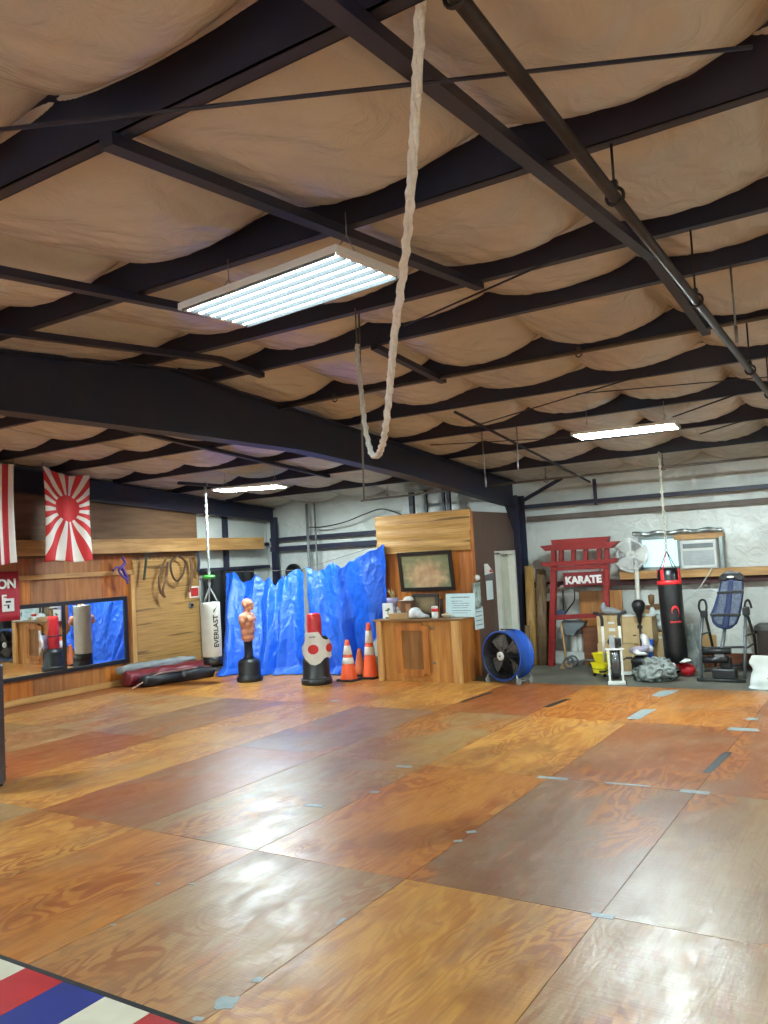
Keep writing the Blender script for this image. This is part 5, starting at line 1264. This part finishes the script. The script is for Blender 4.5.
# ------------------------------------------------------------------ exercise bike seen from the front
p = fl(617, 684.5, GZ)
t = thing('exercise_bike', 'white framed exercise bike with a grey fan wheel, seen from the front', 'exercise bike', (p.x, p.y, GZ), R(17))
O = Vector((p.x, p.y, GZ)); inv = Matrix.Rotation(R(6), 4, 'Z')
wt = mat('white tubing', (218, 220, 214), .35, var=.05)
b = MB(); b.box((0, 0, .025), (.25, .06, .05)); b.build('front_foot', wt, t, bevel=.008)
for s in (-1, 1): b = MB(); b.cyl((s*.14, 0, .025), (s*.124, 0, .025), .033); b.build('foot_cap', black_pl, t)
for s in (-1, 1):
    b = MB(); b.bar((s*.092, 0, .03), (s*.092, .02, .5), .03, .045, (0, 1, 0)); b.build('fork_leg', wt, t, bevel=.004)
b = MB(); b.box((0, .02, .505), (.27, .05, .025)); b.build('crown', wt, t, bevel=.004)
b = MB(); b.lathe([(0, -.07), (.05, -.07), (.235, -.065), (.255, -.05), (.26, -.03), (.26, .03), (.255, .05), (.235, .065), (.05, .07), (0, .07)], 40, c=(0, .26, .30), m=RY); b.build('fan_wheel', mat('dark grey wheel', (72, 76, 80), .4, metal=.3), t)
b = MB()
for k in range(-2, 3): b.tube([(k*.022, .26+math.cos(q)*.263, .31+math.sin(q)*.263) for q in [i*PI/20 for i in range(40)]], .003, 5, closed=True)
b.build('cage_wire', chrome, t)
b = MB(); b.box((-.03, .05, .6), (.08, .08, .19)); b.build('console_neck', mat('grey tubing', (160, 164, 164), .4), t, bevel=.01)
b = MB(); b.box((.06, .03, .6), (.08, .09, .12)); b.build('monitor', black_pl, t, bevel=.015)
for s, lx in ((-1, -.15), (1, .09)):
    b = MB(); b.tube([(lx, .22, .3), (lx, .12, .55), (lx, .06, .84)], .02, 10); b.build('handlebar', wt, t)
    b = MB(); b.tube(catmull([Vector((lx, .06, .84)), Vector((lx, .05, .95)), Vector((lx+.03*s, .06, 1.01)), Vector((lx+.11*s, .1, 1.03))], 5), .024, 10); b.build('grip', rubber, t)
b = MB(); b.tube([(0, .26, .08), (0, .8, .08), (0, .76, .5)], .03, 8); b.box((0, .82, .04), (.46, .06, .05)); b.build('rear_frame', wt, t)
b = MB(); b.box((.0, .74, .54), (.2, .24, .08)); b.build('saddle', black_vinyl, t, bevel=.03)
for s in (-1, 1):
    b = MB(); b.tube([(0, .45, .22), (s*.16, .45, .22+s*.1)], .012, 6); b.box((s*.2, .45, .22+s*.1), (.09, .08, .025)); b.build('pedal', black_pl, t)

# ------------------------------------------------------------------ white pedestal fan wrapped in plastic
q = onY(632.5, 545, 13.85)
t = thing('pedestal_fan', 'tall white pedestal fan covered with clear crinkled plastic', 'fan', (q.x+.0, 13.88, GZ))
zc = onY(631, 555, 13.85).z-GZ; cxo = onY(630.5, 555, 13.85).x-q.x
pb = onY(638, 612, 13.85)
b = MB(); b.tube([(.1, 0, 0), (pb.x-q.x, 0, .85), (cxo+.08, 0, zc-.1)], .035, 12); b.build('pole', white_paint, t)
b = MB(); b.lathe([(0, 0), (.17, 0), (.17, .02), (.08, .05), (.04, .1), (0, .1)], 28, c=(.1, 0, 0)); b.build('foot_plate', white_paint, t)
RX = Euler((R(90), 0, 0)).to_matrix(); RG = .235
b = MB(); b.lathe([(RG-.01, -.06), (RG+.01, -.055), (RG+.012, .03), (RG-.01, .035), (RG-.01, -.06)], 40, c=(cxo, 0, zc), m=RX)
for k in range(1, 9): b.tube([(cxo+math.cos(a_)*RG*k/8.6, -.05, zc+math.sin(a_)*RG*k/8.6) for a_ in [i*PI/16 for i in range(32)]], .003, 4, closed=True)
for k in range(12): a_ = k*PI/6; b.tube([(cxo, -.06, zc), (cxo+math.cos(a_)*RG, -.05, zc+math.sin(a_)*RG)], .0035, 4)
b.build('fan_guard', white_pl, t)
for k in range(3):
    def f(u, v, a0=k*2*PI/3):
        rr = .05+u*.25; a_ = a0+(v-.5)*1.5*(1-.2*u); return Vector((cxo+math.cos(a_)*rr, -.02+(v-.5)*.05, zc+math.sin(a_)*rr))
    b = MB(); b.grid(8, 8, f); b.build('fan_blade', white_pl, t, solid=.004)
b = MB(); b.cyl((cxo, -.055, zc), (cxo, .08, zc), .07); b.build('motor', white_paint, t)
m, nt, bs = nt_new('clear crinkled plastic'); bs.inputs['Base Color'].default_value = (.95, .97, .96, 1); bs.inputs['Roughness'].default_value = .15; bs.inputs['Alpha'].default_value = .16
_tc = N(nt, 'ShaderNodeTexCoord'); _n = N(nt, 'ShaderNodeTexNoise'); _n.inputs['Scale'].default_value = 9; nt.links.new(_tc.outputs['Object'], _n.inputs['Vector']); _bp = N(nt, 'ShaderNodeBump'); _bp.inputs['Strength'].default_value = 1; _bp.inputs['Distance'].default_value = .05; nt.links.new(_n.outputs['Fac'], _bp.inputs['Height']); nt.links.new(_bp.outputs[0], bs.inputs['Normal'])
def f(u, v):
    a_ = u*2*PI; rr = (RG+.03)*v*(1+.05*math.sin(a_*5)+.55*max(0, math.sin(a_+.5))**3*(.8+.2*math.sin(a_*13))); return Vector((cxo+math.cos(a_)*rr, -.1-.05*math.cos(v*PI/2)+.02*math.sin(a_*7)*v+.02*noise.noise((u*9, v*5, 1)), zc+math.sin(a_)*rr*1.02))
b = MB(); b.grid(48, 12, f); b.build('plastic_cover', m, t)

# black reflex ball on a stand
q = onY(638.5, 606, 12.93); t = thing('reflex_ball', 'black teardrop reflex ball on a stand between bike and heavy bag', 'punching ball', (q.x, 12.93, GZ))
zt = q.z-GZ
b = MB(); b.lathe([(0, zt-.26), (.028, zt-.255), (.034, zt-.2), (.05, zt-.13), (.085, zt-.07), (.105, zt), (.1, zt+.045), (.07, zt+.085), (.03, zt+.1), (0, zt+.102)], 28); b.build('ball', black_vinyl, t)
b = MB(); b.cyl((0, 0, .05), (0, 0, zt-.24), .018); b.build('stand_rod', black_pl, t)
b = MB(); b.lathe([(0, 0), (.09, 0), (.09, .03), (.04, .06), (0, .06)], 28); b.build('base_plate', black_pl, t)

# ------------------------------------------------------------------ black and red heavy bag
HY = 12.72
ptop, pbot = onY(668, 568, HY), onY(677, 664, HY-.05)
t = thing('heavy_bag', 'black heavy bag with red straps hanging on a chain', 'punching bag', pbot)
d = ptop-pbot; Lb = d.length; q = d.to_track_quat('Z', 'Y').to_matrix(); t.rotation_euler = q.to_euler()
rb = .17
bagm = mat('black bag leather', (16, 17, 19), .32, var=.12, bump=.06, bs=14)
b = MB(); b.lathe([(0, 0), (.1, .005), (.14, .03), (rb-.004, .08), (rb, .2), (rb+.003, Lb*.5), (rb, Lb-.12), (rb-.015, Lb-.04), (.13, Lb), (0, Lb)], 36); b.build('bag_body', bagm, t)
redm = mat('bright red webbing', (226, 44, 48), .4, var=.04)
cam_l = q.inverted() @ (EYE-pbot); ca = math.atan2(cam_l.y, cam_l.x)
b = MB(); b.lathe([(rb+.002, Lb-.25), (rb+.008, Lb-.245), (rb+.008, Lb-.19), (rb+.002, Lb-.185)], 36); b.build('red_band', redm, t)
def wrapf(a0, w, z0, z1, r):
    return lambda u, v: Vector((math.cos(a0+(u-.5)*w/r)*r, math.sin(a0+(u-.5)*w/r)*r, z0+(z1-z0)*v))
for a_ in (-.55, 1.0, 2.6, 4.2):
    b = MB(); b.grid(4, 6, wrapf(ca+a_, .055, Lb-.2, Lb-.02, rb+.008)); b.build('red_strap', redm, t, solid=.006)
apex = Vector((.02, 0, Lb+.28))
for a_ in (-.55, 1.0, 2.6, 4.2):
    b = MB(); b.tube([(math.cos(ca+a_)*(rb-.03), math.sin(ca+a_)*(rb-.03), Lb-.02), (0, 0, Lb+.26)], .006, 6); b.build('hanging_strap', redm if a_ == -.55 else black_pl, t)
ctop = onY(660, 468, HY-.02); ctop.z = Zb(12.7)+.01; cl_ = q.inverted() @ (ctop-pbot)
b = MB(); chain_links(b, (0, 0, Lb+.25), cl_, .06, .008, .02); b.tube([Vector((0, 0, Lb+.25)).lerp(cl_, .25), cl_], .012, 8); b.build('chain', mat('pale chain', (206, 202, 188), .4, metal=.3), t)
def logo(u, v):
    # a bold hooked curl
    a_ = R(200)-u*R(235); cx_, cz = 0.0, 0.0; w = .028*math.sin(PI*min(1, u*1.05+.02))+.004
    rr = .062+(v-.5)*w; x = math.cos(a_)*rr*.8; z = math.sin(a_)*rr*1.15-(.10*max(0, u-.62))
    th = ca+R(16)+x/rb; return Vector((math.cos(th)*(rb+.006), math.sin(th)*(rb+.006), Lb*.545+z))
b = MB(); b.grid(28, 4, logo); b.build('logo', redm, t, solid=.004)
text_obj('lettering', 'COMBAT', .034, redm, t, fn=lambda co: (lambda th, rr: Vector((math.cos(th)*rr, math.sin(th)*rr, Lb*.435+co.y)))(ca+R(14)+co.x*1.25/rb, rb+.005+co.z), extrude=.002, bold=.001) if False else None
b = MB()
for k in range(7): b.grid(2, 1, wrapf(ca+R(14)+(k-3)*.021*1.15/rb, .017, Lb*.43, Lb*.43+.024+.004*(k % 2), rb+.006))
b.build('logo_line', redm, t, solid=.003)
b = MB(); b.lathe([(0, -.03), (.03, -.03), (.035, .0), (.09, .012), (0, .02)], 20); b.build('bottom_ring', redm, t)
# red ball glove, white stand and pedestal below the bag
heap('boxing_glove', 687, 675, 12.75, GZ, [((0, 0, .1), (.12, .11, .1)), ((.03, -.02, .1), (.11, .1, .09))], mat('red glove', (196, 30, 40), .35), 'red round glove on the slab right of the black heavy bag', 'glove')
heap('black_glove', 683, 667, 12.85, .1, [((0, 0, .06), (.1, .08, .06)), ((-.06, .0, .08), (.06, .06, .06))], black_vinyl, 'black glove lying on the red round glove', 'glove')
heap('white_pad', 681, 668, 12.6, .19, [((0, 0, .03), (.12, .06, .03)), ((.08, 0, .045), (.08, .05, .03))], white_pl, 'white flat pad just below the black heavy bag', 'pad')
heap('red_shoe', 668, 674, 12.55, GZ, [((0, 0, .06), (.05, .1, .06)), ((0, .06, .13), (.045, .05, .1)), ((0, -.06, .04), (.048, .07, .04))], mat('maroon shoe', (150, 50, 58), .5), 'maroon shoe standing under the left edge of the heavy bag', 'shoe')
heap('white_shoe', 672.5, 672, 12.42, GZ, [((0, 0, .05), (.045, .1, .05)), ((.01, .06, .13), (.04, .045, .11)), ((0, -.06, .035), (.045, .06, .035))], white_pl, 'white high top shoe standing in front of the maroon shoe', 'shoe')

# ------------------------------------------------------------------ air conditioner beside the window
a, c = onY(681, 539, 13.98), onY(717, 570, 13.98)
zc0, zc1 = 1.535, 2.0; xa, xc = a.x, onY(718, 555, 13.98).x
t = thing('air_conditioner', 'white window air conditioner above the pine ledge', 'air conditioner', ((xa+xc)/2, 13.98, zc0)); w, h = xc-xa, zc1-zc0
b = MB(); b.box((0, .02, h/2), (w, .24, h)); b.build('housing', mat('off white casing', (228, 232, 228), .45, var=.04), t, bevel=.008)
b = MB(); b.box((0, -.105, h*.38), (w*.86, .012, h*.5)); gr = b.build('intake_grille', mat('grey filter', (176, 182, 180), .6), t)
b = MB()
for k in range(9): b.box((0, -.114, h*.17+k*h*.052), (w*.86, .008, .008))
b.build('grille_bar', mat('pale grey bar', (196, 200, 198), .5), gr)
b = MB(); b.box((0, -.106, h*.8), (w*.84, .012, h*.16)); b.build('outlet', mat('grey louvre', (120, 126, 126), .6), t)
b = MB(); 
for s in (-1, 1): b.box((s*w*.46, -.112, h*.5), (w*.05, .02, h*.94))
for z in (.07, .68, .95): b.box((0, -.112, h*z), (w*.95, .02, h*.07))
b.build('front_frame', white_pl, t, bevel=.003)
o = MB().box((xc+.06, 14.02, 1.78), (.05, .1, .52)).build('trim_9', mat('grey aluminium', (150, 158, 156), .45, metal=.4)); struct(o, 'aluminium strip right of the air conditioner')
P = [onY(x, y, 13.84) for x, y in ((712, 568), (706, 578), (699, 588), (690, 597), (682, 604), (672, 610))]
b = MB(); b.tube(catmull(P, 6), .009, 7); tag(b.build('power_cord', mat('white cord', (206, 210, 204), .5)), 'white power cord drooping from the air conditioner', 'cord')

# ------------------------------------------------------------------ inversion table
IY = 12.3
o0 = onY(722, 680, IY); o0.z = GZ
t = thing('inversion_table', 'blue and grey inversion table with tubular frame', 'inversion table', o0)
r_ = lambda x, y, Y=IY: rel(x, y, Y, o0)
tubem = mat('grey steel tube', (104, 108, 110), .4, metal=.4); tubed = mat('dark steel tube', (48, 50, 52), .45)
def tb(name, pts, r, mm): b = MB(); b.tube([r_(*k) for k in pts], r, 10); return b.build(name, mm, t)
tb('front_leg', [(703, 614, IY+.25), (700.5, 640, IY+.15), (701.5, 678, IY)], .022, tubem)
tb('front_leg', [(745.3, 613, IY+.25), (745, 645, IY+.15), (744.8, 679, IY)], .022, tubem)
tb('rear_leg', [(705, 613, IY+.3), (713, 648, IY+.75), (716, 668, IY+.95)], .02, tubed)
tb('rear_leg', [(747, 614, IY+.3), (754.5, 637, IY+.75), (757, 662, IY+.95)], .02, tubed)
tb('base_bar', [(697, 679.5, IY), (746, 681.3, IY)], .022, tubed)
tb('base_bar', [(714, 667, IY+.95), (759, 663, IY+.95)], .02, tubed)
tb('side_link', [(701, 634.5, IY+.15), (709, 632, IY+.5)], .012, tubed); tb('side_link', [(745, 636, IY+.15), (754, 633, IY+.6)], .012, tubed)
tb('side_link', [(701, 647, IY+.14), (712.5, 648.2, IY+.7)], .012, tubed); tb('side_link', [(745, 649, IY+.14), (755, 643, IY+.7)], .012, tubed)
tb('cross_tube', [(701, 648, IY+.12), (745, 647, IY+.12)], .016, tubed)
tb('handle_loop', catmull([Vector((a_, b_, IY+.2)) for a_, b_ in ((705, 616), (702, 614), (699, 608), (699.5, 602), (702, 599.8), (705, 601), (706.5, 607), (705.5, 613))], 4), .016, rubber)
tb('handle_loop', catmull([Vector((a_, b_, IY+.2)) for a_, b_ in ((746.5, 613), (744.5, 608), (745.5, 602), (748, 600), (750, 603), (751.5, 608))], 4), .016, rubber)
b = MB(); b.box(r_(746, 611, IY+.22), (.09, .1, .12)); b.box(r_(704, 614, IY+.22), (.09, .1, .1)); b.build('pivot_block', black_pl, t, bevel=.01)
# backrest: one padded shell, tilted a little, with navy centre, mesh sides and dark bands
YB_ = IY+.28
bp_ = lambda pts, d, name, mm, dy=0, bev=.012: px(pts, YB_+dy, d, name, mm, t, o0, bevel=bev)
meshm = mat('grey blue mesh', (92, 104, 124), .6, var=.25, vs=40, bump=.3, bs=120); navy = mat('navy fabric', (34, 48, 92), .6, var=.1)
bp_([(721.5, 579), (726, 577.5), (738, 577), (743.5, 579), (743.8, 592), (742, 606), (740, 616), (737, 624), (731, 628.8), (724, 629.4), (717, 627.3), (712.5, 622), (710.5, 614.5), (714.5, 604), (718, 592)], .06, 'backrest', navy, 0, .02)
bp_([(722.3, 581.5), (728.6, 581), (726.5, 600), (722.5, 625), (718, 624.5), (714.3, 620), (713.8, 614), (717.8, 604), (720, 592)], .02, 'mesh_panel', meshm, -.035)
bp_([(733.4, 581), (742.2, 580.7), (742.4, 592), (740.4, 606), (737.4, 618), (734.3, 624.5), (729, 626), (731, 605)], .02, 'mesh_panel', meshm, -.035)
bp_([(717.2, 591.5), (743.8, 590), (743.6, 592.8), (716.8, 594.2)], .012, 'band', black_pl, -.05, .003)
bp_([(709.8, 613.6), (741, 613.6), (740.6, 616.2), (710.4, 616.4)], .012, 'band', black_pl, -.05, .003)
bp_([(729, 580.5), (733.2, 580.4), (730.6, 605), (727.4, 627.5), (722.6, 627.5), (726.6, 605)], .016, 'centre_stripe', navy, -.045, .004)
hp = [(719.6, 580.5), (720.3, 575.5), (724, 572.2), (731.5, 571), (739.5, 572), (743.5, 575.5), (744.6, 580.5), (738, 581.2), (735.5, 579), (728.5, 579), (726, 581.8)]
bp_(hp, .09, 'head_pad', black_vinyl, -.01, .02)
b = MB(); v = r_(730.3, 577, YB_-.07); b.ball(v, (.05, .012, .018)); b.build('head_pad_slot', white_pl, t)
tb('centre_post', [(724.8, 628, YB_+.03), (723.5, 640, IY+.2), (721, 652, IY+.05)], .026, tubem)
for z, x0, x1, y in ((0, 702.5, 731, 651.5), (0, 703, 728, 660)):
    tb('foam_roller', [(x0, y, IY-.02), (x1, y-.6, IY-.02)], .05, black_vinyl)
b = MB(); b.box(r_(720, 655.5, IY), (.14, .1, .16)); b.build('ankle_clamp', mat('grey clamp', (120, 122, 124), .5), t, bevel=.015)
b = MB(); b.box(r_(725, 673, IY+.1), (.32, .24, .16)); b.box(r_(726, 664, IY+.1), (.16, .12, .2)); b.build('foot_platform', black_pl, t, bevel=.03)
tb('lower_rail', [(704, 671, IY+.1), (743, 668, IY+.4)], .016, tubed)
# boards behind the inversion table
for x, y, w, h, Y, mm, nm, lab in ((700, 640, .5, .5, 13.85, wood('tan board', (196, 156, 100), (166, 126, 76), .5), 'tan_board', 'tan board leaning low on the wall behind the inversion table, left side'),
                                   (735, 665, .8, .22, 13.75, wood('red brown plank', (140, 82, 52), (108, 60, 38), .5, axis=0), 'brown_plank', 'red brown plank lying on edge behind the inversion table')):
    b = MB(); b.box((0, 0, h/2), (w, .04, h)); o = b.build(nm, mm, bevel=.003); o.location = (onY(x, y, Y).x, Y, GZ); tag(o, lab, 'board')
a, c = onY(743, 640, 13.2), onY(757, 668, 13.0)
b = MB(); b.bar((a.x-.05, 13.95, .62), (c.x-.05, 13.82, GZ+.05), .12, .09); tag(b.build('padded_bar', mat('beige pad', (190, 186, 166), .6), bevel=.02), 'slanting beige padded bar right of the inversion table', 'pad')
# bench with dark cabinet and barbell at the right edge
v = onY(757, 640, 13.25)
t = thing('weight_bench', 'dark brown cabinet bench at the right photo edge', 'bench', (v.x+.55, 13.5, GZ))
b = MB(); b.box((0, 0, .32), (1.1, .5, .6)); b.build('bench_body', mat('dark brown panel', (76, 62, 54), .5), t, bevel=.008)
b = MB(); b.box((0, 0, .66), (1.16, .54, .07)); b.build('bench_top', mat('grey top', (110, 108, 104), .5), t, bevel=.01)
b = MB(); b.box((-.2, -.255, .32), (.02, .012, .5)); b.box((-.38, -.255, .32), (.02, .012, .5)); b.build('front_slats', mat('darker slat', (50, 40, 36), .5), t)
b = MB(); b.tube([(v.x-.05, 13.3, onY(757, 632, 13.3).z), (v.x+1.6, 13.3, onY(757, 632, 13.3).z+.01)], .03, 10)
o = b.build('barbell_bar', black_pl); tag(o, 'black bar lying level across the bench at the right photo edge', 'bar')
o = MB().box((onY(767, 627, 13.6).x+.15, 13.6, onY(767, 627, 13.6).z-.02), (.34, .3, .06)).build('black_box', black_pl, bevel=.01); tag(o, 'black flat case on the bench just inside the right photo edge', 'case')

# white sack at the right edge
p = fl(769.5, 690, GZ)
t = thing('rice_sack', 'white woven sack with faint pink marks at the right photo edge', 'sack', (p.x+.02, p.y+.2, GZ))
sk = mat('white woven sack', (220, 226, 220), .6, var=.06, bump=.9, bs=10)
def f(u, v):
    a_ = u*2*PI; k = abs(math.cos(a_))**.6*math.copysign(1, math.cos(a_)); s = abs(math.sin(a_))**.6*math.copysign(1, math.sin(a_))
    w = .27*(1-.12*v)+.02*math.sin(v*9)+.09*max(0, .07-v)*6; d_ = .17*(1-.35*v)
    dz = .03*noise.noise((u*6, v*5, 3)); return Vector((k*w*(1+.1*noise.noise((u*5, v*4, 1))), s*d_*(1+.15*noise.noise((u*5, v*4, 9))), max(0, v*.41+dz*v+.03*v*math.sin(u*12))))
b = MB(); b.grid(48, 24, f); bmesh.ops.remove_doubles(b.bm, verts=b.bm.verts, dist=1e-4); b.bm.verts.ensure_lookup_table()
b._add([f(k/48, 1) for k in range(48)]+[Vector((0, 0, .38))], [(k, (k+1) % 48, 48) for k in range(48)], True)
b.build('sack_body', sk, t)
b = MB(); 
for x, z in ((-.02, .14), (.03, .13), (.08, .16)): b.box((x, -.178, z), (.045, .006, .014), (0, .5, 0))
b.build('print_mark', mat('faint pink print', (214, 150, 150), .6), t)

# short bracing between the long pipe and the upper girt on the back wall
a, c = onY(594, 479, 13.95), onY(596, 505, 13.95)
b = MB(); b.bar(a, c, .05, .05, (0, 1, 0)); tag(b.build('wall_strut', steel), 'short upright steel strut over the torii gate, above the dark girt', 'steel strut')
a, c = onY(524, 500, 13.95), onY(562, 478, 13.95)
b = MB(); b.bar(a, c, .06, .05, (0, 1, 0)); tag(b.build('wall_strut', steel), 'slanting steel strut rising to the right from the frame column', 'steel strut')
# ------------------------------------------------------------------ world and exposure
w = bpy.data.worlds.new('world'); SC.world = w; w.use_nodes = True
w.node_tree.nodes['Background'].inputs['Color'].default_value = (.6, .7, .8, 1); w.node_tree.nodes['Background'].inputs['Strength'].default_value = .3
SC.view_settings.view_transform = 'Standard'; SC.view_settings.look = 'None'
SC.view_settings.gamma = 1; SC.view_settings.use_curve_mapping = False
SC.view_settings.exposure = EXPO
